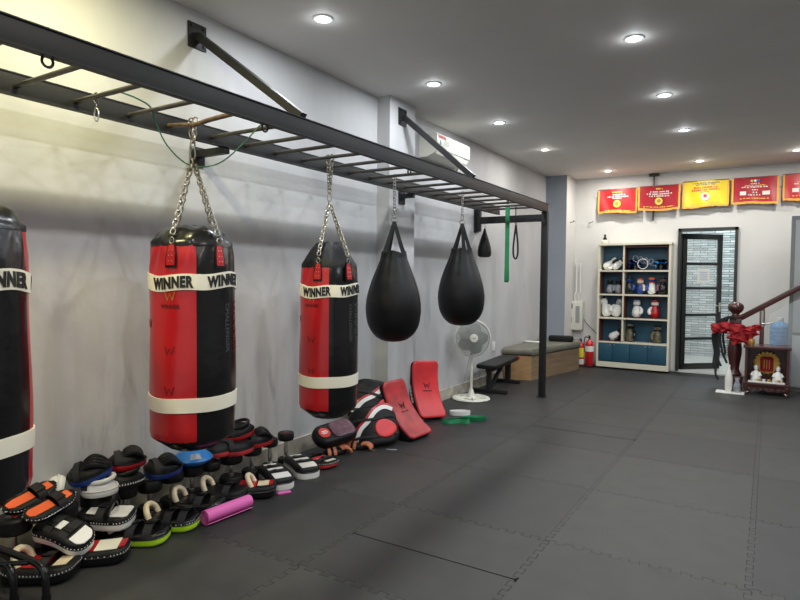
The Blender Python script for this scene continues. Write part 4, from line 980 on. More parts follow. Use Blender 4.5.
bottle(3.775, 10.48, .542, 'large blue water bottle mostly hidden behind the grey cabinet edge')
# red cloth flowers and black straps on the newel
t = thing('red_cloth_bow', 'bunched bright red cloth bow tied around the newel post', 'cloth', (3.01, 9.54, .86), (0, 0, 0))
rr_ = random.Random(12)
for k, (dx, dy, dz, s_) in enumerate([(-.21, -.02, -.02, .13), (-.08, -.11, .0, .13), (.06, -.13, -.05, .15), (.20, -.10, -.08, .13), (.02, -.12, -.17, .12), (.28, -.06, .00, .09), (-.26, -.02, -.06, .08), (.14, -.12, -.20, .10)]):
    b = MB(); V = []; F = []; n = 26; m = 9
    for j in range(m+1):
        for i in range(n):
            a = 2*PI*i/n; f_ = j/m; r = s_*f_*(1+.16*math.sin(a*5+k)*f_)
            V.append((dx+r*math.cos(a), dy-.03+.035*math.sin(a*5+k+f_*3)*f_-.05*(1-f_)**2, dz+r*math.sin(a)*.78+.02*math.sin(a*3+k)))
    V2 = [(x, y+.006, z) for x, y, z in V]; N_ = len(V)
    for j in range(m):
        for i in range(n): q = (j*n+i, j*n+(i+1) % n, (j+1)*n+(i+1) % n, (j+1)*n+i); F.append(q); F.append(tuple(N_+c for c in q[::-1]))
    for i in range(n): F.append((m*n+i, m*n+(i+1) % n, N_+m*n+(i+1) % n, N_+m*n+i))
    b.add(V+V2, F); b.build('petal', 'redcloth', t)
t.scale = (.86, .8, .8)
t = thing('hanging_belts', 'bundle of black belts and straps draped over the newel post, hanging left', 'belt', (2.92, 9.58, .0))
for k, (dx, z0, dy) in enumerate([(-.13, .10, 0), (-.10, .30, -.03), (-.16, .22, .02), (-.06, .42, -.05), (-.03, .34, .03)]):
    P = smooth([Vector(p) for p in [(.10, -.08, .97), (.02, -.07+dy, 1.0), (dx*.7, dy-.05, .93), (dx-.03, dy, .72), (dx, dy+.02, .5), (dx-.01, dy, z0+.1), (dx+.03, dy, z0)]], 4)
    b = MB(); b.tube(P, .017, 6, flat=(.30, 1.0), up=(0, 1, .01)); b.build('belt_strip', 'nylon', t)
t = thing('umbrella_wrapped', 'short white wrapped bottle standing at the foot of the newel post', 'bottle', (2.70, 9.23, .0))
b = MB(); b.lathe([(1e-4, .0), (.035, .0), (.045, .05), (.048, .18), (.030, .27), (.016, .31), (.014, .36), (1e-4, .362)], 20); b.build('bottle_body', 'porcelain', t)
t.name = 'white_bottle'
b = MB(); b.slab(rrect(.34, .18, .02), rounded(.02, .006, 2)); o = b.build('white_tray', 'porcelain'); o.location = (2.99, 9.12, 0); tag(o, 'flat white dish on the floor before the newel post', 'dish')
t.location = (2.97, 9.12, .0205)
t = thing('metal_vase', 'dull grey patterned vase beside the newel post', 'vase', (3.07, 9.12, .0205)); 
b = MB(); b.lathe([(1e-4, 0), (.03, 0), (.045, .04), (.040, .10), (.022, .15), (.03, .19), (.028, .19), (1e-4, .17)], 18); b.build('vase_body', 'silver', t)
# altar
al = thing('spirit_altar', 'small carved dark rosewood altar house on the floor with a gold inner panel', 'altar', (3.40, 9.36, 0))
AWd, AH, AD = .50, .65, .36
b = MB(); b.box((0, 0, AH-.02), (AWd+.04, AD+.04, .035), ch=.006); b.build('roof', 'rosewood', al)
for s_ in (-1, 1): b = MB(); b.box((s_*(AWd/2-.015), 0, .37), (.03, AD, .48)); b.build('side_panel', 'rosewood', al)
b = MB(); b.box((0, AD/2-.015, .37), (AWd-.06, .03, .48)); b.build('back_panel', 'rosewood', al)
b = MB(); b.box((0, -.01, .145), (AWd+.03, AD+.02, .035), ch=.005); b.build('deck', 'rosewood', al)
for s_ in (-1, 1):
    for q in (-1, 1):
        b = MB(); b.tube(smooth([Vector(p) for p in [(s_*(AWd/2-.03), q*(AD/2-.03), .13), (s_*(AWd/2-.01), q*(AD/2-.02), .09), (s_*(AWd/2-.04), q*(AD/2-.03), .04), (s_*(AWd/2-.01), q*(AD/2-.01), .012)]], 3), [.034]*3+[.03]*3+[.026]*4, 8); b.build('foot', 'rosewood', al)
b = MB(); P = [(-AWd/2, .128), (AWd/2, .128), (AWd/2, .07)]
for k in range(25): f_ = k/24; P.append((AWd/2-.04-(AWd-.08)*f_, .075+.018*math.sin(f_*PI*8)-.012*math.sin(f_*PI)))
P.append((-AWd/2, .07)); V = [(x, -AD/2-.0, z) for x, z in P]+[(x, -AD/2+.02, z) for x, z in P]; n = len(P)
b.add(V, [tuple(range(n)), tuple(range(n, 2*n))[::-1]]+[(i, (i+1) % n, n+(i+1) % n, n+i) for i in range(n)])
for k in range(7): b.torus((-.195+.065*k, -AD/2-.004, .10), .022, .006, 14, 5, rot=(R(90), 0, 0))
b.build('carved_apron', 'rosewood', al)
b = MB(); b.lathe([(1e-4, 0), (.10, 0), (.13, .006), (.15, .004), (.15, -.004), (1e-4, -.004)], 30, T=TR((0, AD/2-.045, .40), (R(90), 0, 0)))
for k in range(18): a = 2*PI*k/18; b.ball((.15*math.cos(a), AD/2-.05, .40+.15*math.sin(a)), .018, 8)
gp = b.build('gold_halo', 'goldm', al)
b = MB(); b.slab(rrect(.15, .20, .03), rounded(.012, .004, 2), T=TR((0, AD/2-.055, .38), (R(90), 0, 0))); b.build('red_plaque', 'redcloth', gp)
b = MB()
for x in (-.03, 0, .03): b.box((x, AD/2-.07, .38), (.008, .004, .12))
b.build('plaque_strokes', 'goldm', gp)
def deity(x, lab):
    t = thing('seated_figurine', lab, 'figurine', (3.40+x, 9.36-.06, .163+.0), group='porcelain figurines in the altar')
    b = MB(); b.lathe([(1e-4, 0), (.06, 0), (.066, .02), (.058, .06), (.045, .10), (.032, .135), (.016, .15), (1e-4, .152)], 22, fn=lambda r, z, a: (r*(1+.08*math.sin(a*5)*(z < .08)), z)); b.build('robed_body', 'porcelain', t)
    b = MB(); b.ball((0, -.004, .172), .027, 14, sc=(.9, .95, 1.1)); b.lathe([(.026, .185), (.03, .192), (.02, .21), (.01, .22), (1e-4, .222)], 14); b.build('head', 'porcelain', t)
    for s_ in (-1, 1): b = MB(); b.tube([(s_*.035, 0, .12), (s_*.055, -.02, .085), (s_*.025, -.05, .075)], [.016, .015, .011], 8); b.build('arm', 'porcelain', t)
deity(-.12, 'white seated porcelain figurine on the left side of the altar')
deity(.13, 'white seated porcelain figurine on the right side of the altar')
b = MB(); b.slab(rrect(.42, .09, .01), rounded(.018, .005, 2)); o = b.build('offering_tray', 'porcelain'); o.location = (3.40, 9.215, .1635); tag(o, 'white offering tray along the front of the altar', 'tray')
for k in range(6):
    b = MB(); b.lathe([(1e-4, 0), (.014, 0), (.022, .028), (.019, .028), (.013, .004), (1e-4, .004)], 14); o = b.build('offering_cup', 'goldm' if k % 2 else 'porcelain'); o.location = (3.26+.056*k, 9.215, .182)
    tag(o, 'tiny %s cup on the altar tray, %s in its row' % ('gold' if k % 2 else 'white', ('leftmost', 'second from left', 'third from left', 'third from right', 'second from right', 'rightmost')[k]), 'cup', 'cups on the altar tray')
b = MB(); b.lathe([(1e-4, 0), (.03, 0), (.04, .04), (.032, .075), (.036, .08), (1e-4, .078)], 18); o = b.build('incense_pot', 'goldm'); o.location = (3.22, 9.28, AH); tag(o, 'small gold incense pot on top left corner of the altar', 'pot')
# grey cabinet
gc = thing('metal_cabinet', 'tall grey two-door cabinet cut off by the right edge of the photo', 'cabinet', (4.25, 9.9, 0))
b = MB(); b.box((0, -.04, 1.20), (1.22, .22, 2.40), ch=.006); b.build('carcass', 'greyd', gc)
for x in (-.29, .29):
    for z0, z1 in ((.06, .77), (.81, 2.34)):
        b = MB(); b.box((x, -.16, (z0+z1)/2), (.55, .02, z1-z0), ch=.004); d_ = b.build('cabinet_door', 'grey', gc)
        b = MB(); b.box((x+(.22 if x < 0 else -.22), -.18, (z0+z1)/2), (.02, .02, .12), ch=.004); b.build('door_handle', 'chrome', d_)

# ---------------------------------------------------------------- dumbbells standing on end along the wall
DB = [(.15, 1.52, .085, .27), (.16, 1.75, .088, .26), (.14, 1.97, .085, .26), (.15, 2.14, .072, .25), (.15, 2.31, .074, .235), (.15, 2.47, .074, .25), (.15, 2.63, .072, .245), (.15, 2.79, .062, .225), (.15, 2.97, .080, .245), (.15, 3.17, .074, .25), (.15, 3.36, .062, .255), (.15, 3.54, .064, .265)]
DBL = ['at the far left end under the orange pads', 'second from left under the orange pads', 'under the white and blue mitts', 'under the black mitt with white studs', 'just right of the black studded mitt', 'under the blue-rimmed black mitt', 'under the bright blue round pad', 'low one with a red mark below the hanging bag', 'under the lower dark red pad', 'under the upper red-trimmed pads', 'second from the right end, bare top', 'at the right end of the row, bare top with red mark']
for k, ((x, y, r, h), lb) in enumerate(zip(DB, DBL)):
    t = thing('dumbbell', 'black upright dumbbell '+lb, 'dumbbell', (x, y, 0), (R(0), 0, rr_.uniform(-.5, .5)), 'dumbbells standing along the wall')
    hh = r*.95
    for z0, nm in ((0, 'lower_head'), (h-hh, 'upper_head')):
        b = MB(); b.lathe([(r*.45, z0), (r*.9, z0), (r, z0+.010), (r*1.01, z0+hh/2), (r, z0+hh-.010), (r*.9, z0+hh), (r*.45, z0+hh), (1e-4, z0+hh)] if z0 else [(1e-4, 0), (r*.9, 0), (r, .010), (r*1.01, hh/2), (r, hh-.010), (r*.9, hh), (1e-4, hh)], 30); hd = b.build(nm, 'rubber', t)
        if z0: 
            b = MB(); b.lathe([(r*.30, h-.002), (r*.46, h-.001), (r*.46, h+.001), (1e-4, h+.0005)], 20); cp = b.build('end_plate', 'leather', hd)
            b = MB(); b.box((r*.1, 0, h+.0016), (r*.55, r*.2, .001)); b.build('red_mark', 'print_r', cp)
    b = MB(); b.lathe([(.020, hh), (.020, hh+.012), (.0135, hh+.018), (.0165, h/2), (.0135, h-hh-.018), (.020, h-hh-.012), (.020, h-hh)], 16); b.build('handle', 'chrome', t)

# ---------------------------------------------------------------- training mitts and pads
def egg(a, b_, k=.18, n=36): return [(a*math.cos(2*PI*i/n)*(1+k*.0), b_*math.sin(2*PI*i/n)*(1-k*math.cos(2*PI*i/n))) for i in range(n)]
def focus_mitt(loc, rz, rim, label, top='leather_m', tilt=(0, 0), sc=1.0, dots=False, fingers=True, opening=False):
    """hand target pad lying face down: coloured rim below, padded hand side above; +x is the finger end"""
    t = thing('focus_mitt', label, 'focus mitt', loc, (tilt[0], tilt[1], rz), 'focus mitts on the dumbbells'); t.scale = (.84, .84, .90)
    O = egg(.130*sc, .105*sc)
    b = MB(); b.slab(O, [(.018, 0), (.005, .006), (.0, .018), (.0, .034), (.006, .046), (.014, .050)]); b.build('target_face', rim, t)
    b = MB(); b.tube([(x*.985, y*.985, .048) for x, y in O], .0055, 6, closed=True); b.build('piping', top, t)
    b = MB(); b.slab(O, [(.008, .046), (.010, .058), (.022, .074), (.045, .088), (.070, .094)]); hs_ = b.build('hand_side', top, t)
    if fingers:
        for k in range(4):
            y = (-.054+.036*k)*sc; b = MB(); b.tube(smooth([Vector(p) for p in [(-.02, y*.9, .088), (.03, y, .108), (.075, y, .092), (.105*sc, y*.8, .062)]], 3), [.015, .018, .019, .019, .019, .018, .017, .016, .014, .010], 8); b.build('finger_sleeve', top, t)
    if opening:
        b = MB(); b.tube([( .01+.085*math.cos(q), .07*math.sin(q), .098+.012*math.cos(q)) for q in [2*PI*i/24 for i in range(24)]], .014, 8, closed=True); b.build('padded_cuff', top, t)
        b = MB(); b.lathe([(1e-4, .092), (.06, .093), (.062, .085), (1e-4, .08)], 18, T=TR((.01, 0, 0))); b.build('pocket', 'black', t)
    b = MB(); rows_ = []
    for k in range(11): q = PI*k/10; rows_.append(((-.085, .088*sc*math.cos(q), .05+.052*math.sin(q)), (-.045, .092*sc*math.cos(q), .05+.056*math.sin(q)), (0, math.cos(q), math.sin(q))))
    b.strip(rows_, .005); b.build('wrist_strap', 'nylon', t)
    if dots:
        b = MB()
        for i in range(2, 24): q = -PI*.95+PI*1.0*i/24; r_ = 1.0; x = .130*sc*math.cos(q); y = .105*sc*math.sin(q)*(1-.18*math.cos(q)); b.box((x, y, .040), (.007, .007, .012), ch=.002)
        b.build('white_stitching', 'whitev', t)
    return t
def thai_pad(loc, rz, side, top, label, tilt=(0, 0), L=.34, Wd=.19, H=.075, bow=.10, handle=None, panels=(), straps=(-.04, .06), group='curved pads on the floor', edge='leather_m', dots=None, flip=False, hscale=1.0, loopm='nylon', big_loop=False):
    t = thing('thai_pad', label, 'thai pad', loc, (tilt[0], tilt[1], rz), group)
    t.scale = (.94, .94, .94)
    def bend(x, y, z): return (x, y, z+bow*(x/(L/2))**2*.5)
    O = rrect(L, Wd, .075, 7)
    O2 = []
    for i in range(len(O)):
        a, c = Vector(O[i]), Vector(O[(i+1) % len(O)]); n = max(1, int((c-a).length/.03))
        for k in range(n): O2.append(tuple(a.lerp(c, k/n)))
    b = MB(); b.slab(O2, [(.02, 0), (.004, .008), (0, .02), (0, H*.62)], bend=bend); b.build('striking_side', side, t, ang=50)
    b = MB(); b.slab(O2, [(-.001, H*.58), (-.001, H*.80), (.010, H*.96), (.03, H)], bend=bend); b.build('top_side', edge, t, ang=50)
    b = MB(); b.tube([bend(x*1.0, y*1.0, H*.62) for x, y in O2], .0045, 5, closed=True); b.build('piping', 'leather', t)
    if dots:
        b = MB(); n = len(O2)
        for i in range(0, n, 1):
            a, c = Vector(O2[i]), Vector(O2[(i+1) % n]); m_ = int(max(1, (c-a).length/.016))
            for k in range(m_): p = a.lerp(c, k/m_)*1.0; b.box(bend(p.x, p.y, H*.70), (.005, .005, .007))
        b.build('stitching', dots, t)
    for (x0, x1, hw, m_) in panels:
        b = MB(); rows_ = []
        for k in range(7): x = x0+(x1-x0)*k/6; w_ = min(hw, Wd/2-.012 if abs(x) < L/2-.075 else math.sqrt(max(.0001, .075**2-(abs(x)-(L/2-.075))**2))+Wd/2-.075-.014); rows_.append((bend(x, -w_, H-.002), bend(x, w_, H-.002), (0, 0, 1)))
        b.strip(rows_, .005); b.build('top_panel', m_, t)
    for sx in straps:
        b = MB(); rows_ = []
        for k in range(13): q = PI*k/12; y = (Wd/2-.004)*math.cos(q); z = H*.6+.068*math.sin(q)**.7*hscale; rows_.append((bend(sx-.024, y, z), bend(sx+.024, y, z), (0, math.cos(q), math.sin(q)+.001)))
        b.strip(rows_, .006); st_ = b.build('arm_strap', loopm, t)
        b = MB(); b.box(bend(sx, -.02, H*.6+.078*hscale), (.052, .03, .006)); b.build('strap_tab', 'leather', st_)
    if handle is not None:
        b = MB(); P = smooth([Vector(bend(*p)) for p in [(handle+.01, .062, H-.005), (handle-.01, .064, H+.03), (handle-.03, .036, H+.055), (handle-.035, -.012, H+.058), (handle-.02, -.052, H+.035), (handle, -.064, H-.005)]], 4); b.tube(P, .0185, 10); b.build('grip_handle', 'beige', t)
    if big_loop:
        b = MB(); P = [bend(big_loop+.02*math.sin(PI*k/12), .075*math.cos(PI*k/12), H*.8+.105*math.sin(PI*k/12)) for k in range(13)]; b.tube(P, .020, 8, flat=(.5, 1.3), up=(1, 0, 0)); b.build('arm_loop', 'leather', t)
    return t
# on top of the dumbbells
t = thai_pad((.12, 1.62, .305), R(93), 'leather_m', 'orange', 'black pad with orange panels, upper one of the two beneath the left bag', tilt=(R(22), R(-14)), L=.29, Wd=.12, H=.05, bow=.02, panels=((-.13, .01, .030, 'orange'), (.07, .115, .026, 'orange')), straps=(.04,), group='pads resting on the dumbbells', dots='whitev', hscale=.7)
t = thai_pad((.23, 1.66, .270), R(96), 'leather_m', 'orange', 'black pad with orange panels, lower one resting in front of its twin', tilt=(R(22), R(-12)), L=.29, Wd=.12, H=.05, bow=.02, panels=((-.13, .01, .030, 'orange'), (.07, .115, .026, 'orange')), straps=(.04,), group='pads resting on the dumbbells', dots='whitev', hscale=.7)
focus_mitt((.07, 1.80, .29), R(70), 'whitev', 'white mitt leaning on its edge against the wall behind the orange pads', top='whitev', tilt=(0, R(-68)), fingers=False, sc=.85)
focus_mitt((.19, 1.96, .262), R(35), 'whitev', 'white open-backed mitt under the blue-rimmed mitt', top='whitev', tilt=(R(6), 0), fingers=False, opening=True, sc=.92)
focus_mitt((.14, 1.94, .352), R(50), 'blue', 'blue-rimmed black mitt on top of the white mitt, tilted up', tilt=(R(14), R(-12)), sc=1.08)
focus_mitt((.17, 2.12, .252), R(60), 'leather_m', 'black round mitt with white studs around its rim', dots=True, fingers=False, opening=True, sc=1.05)
focus_mitt((.13, 2.17, .352), R(60), 'red', 'red-rimmed black mitt stacked on the black studded mitt', tilt=(R(6), 0), sc=.98)
focus_mitt((.16, 2.40, .252), R(70), 'blue', 'dark blue-rimmed black mitt standing alone in the middle of the row', tilt=(R(10), 0), sc=1.08)
t = thing('round_pad', 'bright blue shallow round pad with pale side patches', 'focus mitt', (.16, 2.63, .245), (0, 0, R(30)))
b = MB(); b.lathe([(1e-4, 0), (.09, .0), (.118, .02), (.128, .035), (.118, .05), (.085, .075), (.045, .098), (1e-4, .105)], 40); b.build('shell', 'sky', t)
for a in (-60, 120): b = MB(); b.lathe([(.1175, .0515), (.086, .0765), (.086, .079), (.1185, .053)], 8, a0=R(a-18), a1=R(a+18)); b.build('side_patch', 'silver', t)
b = MB(); V, F = text_mesh('X C', .05, .002, .001); 
VV = [(x, y-.045, .0) for x, y, z in V]
b.add([(x, y, .108-.0+((-.55)*max(0, math.hypot(x, y)-.01)*.85)) for x, y, z in VV], F); b.build('lettering', 'blue', t)
b = MB(); b.lathe([(.10, -.012), (.104, .0), (.09, .0), (.088, -.012)], 30); b.build('base_ring', 'leather', t)
t.location.z = .258
focus_mitt((.14, 2.86, .248), R(-80), 'redpad2', 'dull red-rimmed black pad half hidden by the hanging bag, lowest of four', sc=1.0, fingers=False)
focus_mitt((.19, 2.99, .247), R(60), 'redpad2', 'dull red-rimmed grey-topped pad right of the hanging bag bottom', sc=1.1, fingers=False, opening=False, tilt=(R(5), 0))
focus_mitt((.13, 3.06, .340), R(60), 'red', 'red-rimmed black pad on top of the pile right of the hanging bag', sc=1.08, fingers=False, opening=True, tilt=(R(10), R(-8)))
focus_mitt((.17, 3.21, .254), R(60), 'red', 'bright red-rimmed black mitt on the third dumbbell from the right', sc=1.08, tilt=(R(8), 0))
# on the floor, left to right
thai_pad((.36, 1.55, .0), R(35), 'leather_m', '', 'black pad with red and cream panels and a beige grip, nearest the left corner', L=.36, Wd=.22, H=.08, bow=.03, panels=((-.15, .04, .07, 'red'), (.08, .15, .055, 'beige')), handle=-.09, straps=(.04,), dots='offw')
thai_pad((.32, 1.68, .14), R(20), 'whitev', '', 'white-sided black curved pad lying tilted on top of the red and cream pad', L=.33, Wd=.175, H=.085, bow=-.07, panels=((.09, .16, .06, 'whitev'), (-.03, .01, .03, 'whitev')), straps=(-.05, .05), dots='whitev', tilt=(R(16), R(14)), hscale=.6)
thai_pad((.42, 1.80, .0), R(44), 'leather_m', '', 'black pad with cream top and red corner patches under the white-edged pads', L=.34, Wd=.20, H=.08, bow=.02, panels=((.0, .12, .07, 'cream'), (.12, .155, .05, 'red'), (-.04, 0, .07, 'red')), straps=(-.09,), dots='offw')
thai_pad((.27, 1.95, .105), R(34), 'whitev', '', 'white-sided black pad with a tall black arm loop, resting on other pads', L=.31, Wd=.19, H=.085, bow=.02, panels=((.03, .14, .065, 'whitev'), (-.10, -.05, .05, 'whitev')), straps=(-.01,), dots='whitev', tilt=(R(8), R(4)), big_loop=.03)
thai_pad((.41, 2.06, .0), R(34), 'lime', '', 'black pad with bright lime green edge, nearer of the two lime pads', L=.34, Wd=.20, H=.075, bow=.02, straps=(-.03, .07), handle=-.14, edge='leather')
thai_pad((.40, 2.28, .0), R(32), 'lime', '', 'black pad with lime and white edge, further of the two lime pads', L=.34, Wd=.20, H=.075, bow=.02, straps=(.0, .09), handle=-.12, edge='leather', dots='offw')
thai_pad((.34, 2.52, .0), R(28), 'leather_m', '', 'all-black pad with beige grip behind the left end of the pink roll', L=.36, Wd=.21, H=.085, bow=.03, straps=(.03,), handle=-.12, edge='leather')
thai_pad((.34, 2.72, .01), R(28), 'leather_m', '', 'all-black pad with beige grip above the middle of the pink roll', L=.34, Wd=.20, H=.085, bow=.03, straps=(.05,), handle=-.10, edge='leather_m')
thai_pad((.43, 2.93, .0), R(40), 'leather_m', '', 'black pad with red corners, beige centre and hoop grip beside the pink roll end', L=.30, Wd=.21, H=.085, bow=.02, straps=(), panels=((-.11, .01, .075, 'red'), (.02, .10, .05, 'beige'), (.10, .13, .05, 'red')), handle=-.02)
thai_pad((.36, 3.20, .0), R(-28), 'whitev', '', 'white-edged black pad with white top patches, nearer of the matching pair', L=.42, Wd=.20, H=.105, bow=-.03, panels=((.10, .19, .065, 'whitev'), (-.02, .02, .06, 'whitev'), (-.16, -.12, .05, 'whitev')), straps=(.06, -.07), hscale=.62)
thai_pad((.36, 3.485, .0), R(-28), 'whitev', '', 'white-edged black pad with white top patches, further of the matching pair', L=.42, Wd=.20, H=.105, bow=-.03, panels=((.10, .19, .065, 'whitev'), (-.02, .02, .06, 'whitev'), (-.16, -.12, .05, 'whitev')), straps=(.06, -.07), hscale=.62)
thai_pad((.36, 3.70, .0), R(-10), 'redpad2', '', 'red-edged black pad with small cream patches beyond the white-edged pair', L=.36, Wd=.20, H=.06, bow=.02, panels=((-.02, .03, .07, 'redpad'), (.03, .06, .05, 'cream'), (.12, .16, .05, 'cream')), straps=(.09, -.07), hscale=.6, dots='offw')
# pink foam roll
o = MB()
sp = []
for k in range(44): q = k*.42; r_ = .008+.00095*k*.9; sp.append((r_*math.cos(q), r_*math.sin(q)))
V = []; F = []; th_ = .0042
for i, (x, z) in enumerate(sp):
    r_ = math.hypot(x, z); V += [(x, -.17+.0, z), (x, .17, z), (x*(1+th_/r_), .17, z*(1+th_/r_)), (x*(1+th_/r_), -.17, z*(1+th_/r_))]
for i in range(len(sp)-1):
    for k in range(4): F.append((i*4+k, i*4+(k+1) % 4, i*4+4+(k+1) % 4, i*4+4+k))
F += [(0, 1, 2, 3)[::-1], tuple((len(sp)-1)*4+k for k in range(4))]
o.add(V, F); o = o.build('foam_roll', 'pink', ang=60); o.location = (.56, 2.57, .050); o.rotation_euler = (0, 0, R(-4)); tag(o, 'rolled-up pink foam sheet lying on the mat in front of the pads', 'foam roll')
b = MB(); b.slab(rrect(.10, .035, .015), rounded(.014, .006, 2)); o = b.build('pink_wrap', 'pink'); o.location = (.575, 3.06, 0.0); o.rotation_euler = (0, 0, R(60)); tag(o, 'small pink scrap on the mat beside the white-edged pad', 'scrap')

# ---------------------------------------------------------------- kick shields and body protectors by the pillar
def shield(base_mid, top_mid, wdir, w, h, th, label, face, curve=.07):
    bm_, tm_ = Vector(base_mid), Vector(top_mid); z = (tm_-bm_).normalized(); x = Vector(wdir); x = (x-z*x.dot(z)).normalized(); y = z.cross(x)   # y points to the back
    t = thing('kick_shield', label, 'kick shield', bm_, group='curved red kick shields')
    t.rotation_euler = Matrix((x, y, z)).transposed().to_euler()
    def bend(px, py, pz): return (px, -pz+curve*(((py-h/2)/(h/2))**2)*-1+curve, py) 
    O = [(px, py+h/2) for px, py in rrect(w, h, .05, 5)]
    O2 = []
    for i in range(len(O)):
        a, c = Vector(O[i]), Vector(O[(i+1) % len(O)]); n = max(1, int((c-a).length/.035))
        for k in range(n): O2.append(tuple(a.lerp(c, k/n)))
    b = MB(); b.slab(O2, [(.015, -th), (.0, -th+.02), (0, -.012), (.006, -.004)], bend=bend); b.build('padded_body', 'leather_m', t, ang=50)
    b = MB(); b.slab(O2, [(.002, -.010), (.003, .0), (.012, .010), (.03, .014)], bend=bend); f = b.build('front_face', face, t, ang=50)
    def onf(px, py, off=.0155): return bend(px, py, off)
    b = MB()
    for s_ in (1, .62):
        P = [(-.042*s_, .032*s_), (-.020*s_, -.032*s_), (0, .014*s_), (.020*s_, -.032*s_), (.042*s_, .032*s_)]
        b.tube([onf(px, py+h*.58) for px, py in P], .0028, 4)
    b.build('printed_emblem', 'black', f)
    V, F = text_mesh('WINNER', .024, .0004, .0005); b = MB(); b.add([onf(vx*1.2, vy+h*.58-.062, .0155+vz) for vx, vy, vz in V], F); b.build('printed_word', 'black', f)
    V, F = text_mesh('WINNER', .05, .001, .0008); b = MB(); b.add([bend(-w/2-.0015-vz, h*.45-vx, -th/2+vy*.8) for vx, vy, vz in V], F); b.build('side_lettering', 'whitev', t)
    for yy_ in (.35, .62):
        b = MB(); P = [bend(-w*.3+w*.6*k/10, h*yy_, -th-.045*math.sin(PI*k/10)) for k in range(11)]; b.tube(P, .018, 6, flat=(.25, 1)); b.build('back_handle', 'nylon', t)
    return t
shield((.69, 4.82, .035), (.34, 4.84, .52), (.06, 1, 0), .36, .60, .12, 'worn dark red kick shield leaning on the pile, nearer of the two', 'redpad2')
shield((.44, 5.50, .035), (.265, 5.62, .60), (.42, .90, -.05), .34, .62, .11, 'bright red kick shield leaning against the pillar behind the worn one', 'redpad')
def vest(loc, rot, label, sc=1.0):
    t = thing('body_protector', label, 'body protector', loc, rot, 'red and black body protectors in the pile')
    def bend(x, y, z): return (x, y, z-1.6*x*x)
    O = [(px, py) for px, py in rrect(.46*sc, .38*sc, .12*sc, 7)]; O2 = []
    for i in range(len(O)):
        a, c = Vector(O[i]), Vector(O[(i+1) % len(O)]); n = max(1, int((c-a).length/.03))
        for k in range(n): O2.append(tuple(a.lerp(c, k/n)))
    b = MB(); b.slab(O2, rounded(.085, .035, 4), bend=bend); b.build('padded_shell', 'leather_m', t, ang=55)
    P = [(.20*sc, .13*sc), (.12*sc, .155*sc), (0.03*sc, .12*sc), (-.05*sc, .04*sc), (-.13*sc, -.02*sc), (-.19*sc, -.12*sc)]
    S = smooth([Vector((*p, 0)) for p in P], 4); b = MB(); rows_ = []
    for i, p in enumerate(S): d = (S[min(i+1, len(S)-1)]-S[max(0, i-1)]).normalized(); n_ = Vector((-d.y, d.x, 0))*.018; rows_.append((bend(*(p-n_+Vector((0, 0, .084)))), bend(*(p+n_+Vector((0, 0, .084)))), (0, 0, 1)))
    b.strip(rows_, .006); b.build('white_trim', 'whitev', t)
    b = MB(); rows_ = []
    for i, p in enumerate(S): d = (S[min(i+1, len(S)-1)]-S[max(0, i-1)]).normalized(); n_ = Vector((-d.y, d.x, 0)); rows_.append((bend(*(p-n_*.040+Vector((0, 0, .0835)))), bend(*(p-n_*.018+Vector((0, 0, .0835)))), (0, 0, 1)))
    b.strip(rows_, .006); b.build('red_trim', 'red', t)
    b = MB(); b.slab([(x+.10*sc, y-.045*sc) for x, y in egg(.105*sc, .085*sc)], rounded(.03, .012, 3, .072), bend=bend); b.build('red_target', 'redpad', t)
    for yy_ in (-.10, .06): b = MB(); b.tube([bend((-.24+.05*k)*sc, (yy_+.01*math.sin(k))*sc, .094) for k in range(10)], .014, 6, flat=(.3, 1), up=(0, 0, 1)); b.build('buckle_strap', 'nylon', t)
    return t
vest((.25, 4.66, .31), (R(66), R(16), R(52)), 'upper red and black body protector with white trim, leaning in the pile', 1.12)
vest((.40, 4.42, .155), (R(60), R(-8), R(44)), 'lower red and black body protector with curved white trim, on the mat', .98)
t = thing('forearm_pad', 'black cushion pad with dull purple top and red round badge against the wall', 'pad', (.22, 4.06, .115), (R(34), R(-6), R(72)))
b = MB(); b.slab(rrect(.42, .22, .10, 7), rounded(.10, .045, 4)); b.build('padded_body', 'leather_m', t)
b = MB(); b.slab([(x+.06, y) for x, y in rrect(.22, .17, .05)], rounded(.02, .01, 2, .092)); b.build('purple_panel', 'purple', t)
b = MB(); b.lathe([(1e-4, .098), (.05, .099), (.052, .108), (1e-4, .110)], 24, T=TR((-.12, 0, 0))); bd = b.build('round_badge', 'print_r', t)
b = MB(); 
for k in range(3): b.box((-.12, .014-.014*k, .111), (.07-.02*abs(k-1), .007, .002))
b.build('badge_print', 'label', bd)
# brown strapped sandals / gloves
for k, (x, y, rz, lb) in enumerate([(.30, 3.98, R(55), 'tan and black strapped glove, nearer one of the tan pair'), (.36, 4.22, R(20), 'tan and black strapped glove, further one of the tan pair')]):
    t = thing('grappling_glove', lb, 'glove', (x, y, 0.0), (0, 0, rz), 'tan strapped gloves on the floor')
    b = MB(); b.slab(egg(.10, .055), [(.006, 0), (0, .012), (0, .03), (.012, .045), (.03, .052)]); b.build('palm', 'leather_m', t)
    for j in range(4): b = MB(); yj = -.036+.024*j; b.tube(smooth([Vector(p) for p in [(.05, yj, .05), (.09, yj*1.15, .058), (.125, yj*1.3, .04), (.135, yj*1.3, .018)]], 3), .0125, 8); b.build('finger_pad', 'tan', t)
    for xs_ in (-.06, -.01): 
        b = MB(); b.strip([((xs_-.014, .058*math.cos(PI*q/8), .012+.052*math.sin(PI*q/8)), (xs_+.014, .058*math.cos(PI*q/8), .012+.052*math.sin(PI*q/8)), (0, math.cos(PI*q/8), math.sin(PI*q/8))) for q in range(9)], .004); b.build('strap', 'tan', t)
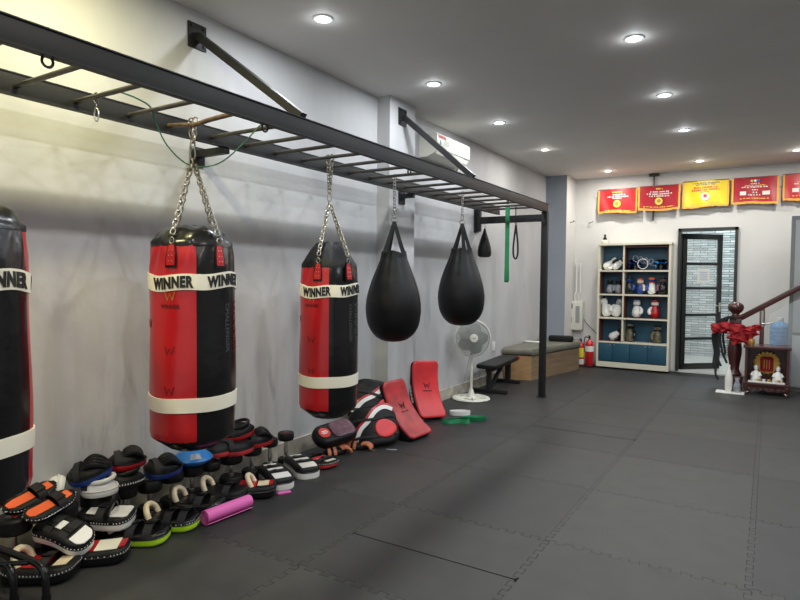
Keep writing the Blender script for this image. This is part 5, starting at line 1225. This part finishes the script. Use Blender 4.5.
# small things on the floor
rr_ = random.Random(9)
b = MB(); P = [Vector((.015*k+rr_.uniform(-.01, .01), rr_.uniform(-.025, .025), .008)) for k in range(9)]
b.tube(smooth(P, 3), .006, 5, flat=(1, .6)); o = b.build('metal_chain', 'chain'); o.location = (.47, 4.22, 0); o.rotation_euler = (0, 0, .6); tag(o, 'short crumpled chain lying on the mat before the pile', 'chain')
b = MB(); b.box((0, 0, .003), (.09, .018, .006), ch=.002); o = b.build('paper_strip', 'silver'); o.location = (.63, 4.36, 0); o.rotation_euler = (0, 0, .5); tag(o, 'small pale strip lying on the mat right of the crumpled chain', 'strip')
b = MB(); b.strip([((.11*math.cos(q)*(1+.0), .05*math.sin(q), .0), (.11*math.cos(q), .05*math.sin(q), .045), (math.cos(q), math.sin(q), 0)) for q in [R(a) for a in range(0, 361, 20)]], .006)
b.slab(rrect(.17, .08, .02), rounded(.02, .006, 2)); o = b.build('white_guard', 'whitev'); o.location = (.53, 5.92, 0); o.rotation_euler = (0, 0, R(35)); tag(o, 'white wrapped pad on the mat between the bright shield and the fan', 'pad')
P = smooth([Vector(p) for p in [(-.20, -.05, .02), (-.12, -.10, .02), (-.02, -.06, .03), (.06, -.10, .02), (.10, -.02, .02), (.02, .03, .045), (.10, .10, .03), (.22, .12, .025), (.28, .06, .02), (.20, .02, .02), (.06, .06, .02), (-.08, .0, .035)]], 4)
b = MB(); b.tube(P, .022, 6, closed=True, flat=(.14, 1.0), up=(0, 0, 1)); 
b = MB(); rows_ = []
for i, p in enumerate(P+[P[0]]):
    d = (P[(i+1) % len(P)]-P[i-1 if i < len(P) else len(P)-1]); d.z = 0; d.normalize() if d.length > 1e-6 else None; s_ = Vector((-d.y, d.x, 0)); w_ = Vector((0, 0, .040)); rows_.append((p-Vector((0, 0, p.z-.001)), Vector((p.x, p.y, .042))+s_*.012, s_))
b.strip(rows_, .004); o = b.build('resistance_band', 'green'); o.location = (.68, 5.62, 0); o.rotation_euler = (0, 0, R(35)); tag(o, 'green rubber band lying twisted on the mat beside the shields', 'resistance band')
# tubular black stand at the bottom left corner
t = thing('tubular_stand', 'black bent-tube stand cut off by the bottom left corner', 'stand', (.50, 1.33, 0))
for k, (dx, dy) in enumerate([(.06, .04), (-.06, -.04)]):
    b = MB(); P = smooth([Vector(p) for p in [(-.42+dx, -.02+dy, .20), (-.15+dx, .03+dy, .185), (.0+dx, .06+dy, .165), (.05+dx, .065+dy, .12), (.06+dx, .065+dy, .02)]], 6); b.tube(P, .017, 12); b.cyl((.06+dx, .065+dy, .0), (.06+dx, .065+dy, .03), .020, 12); b.build('bent_leg', 'leather', t)
b = MB(); b.cyl((-.10, -.02, .17), (.02, .08, .17), .012, 10); b.build('cross_tube', 'leather', t)
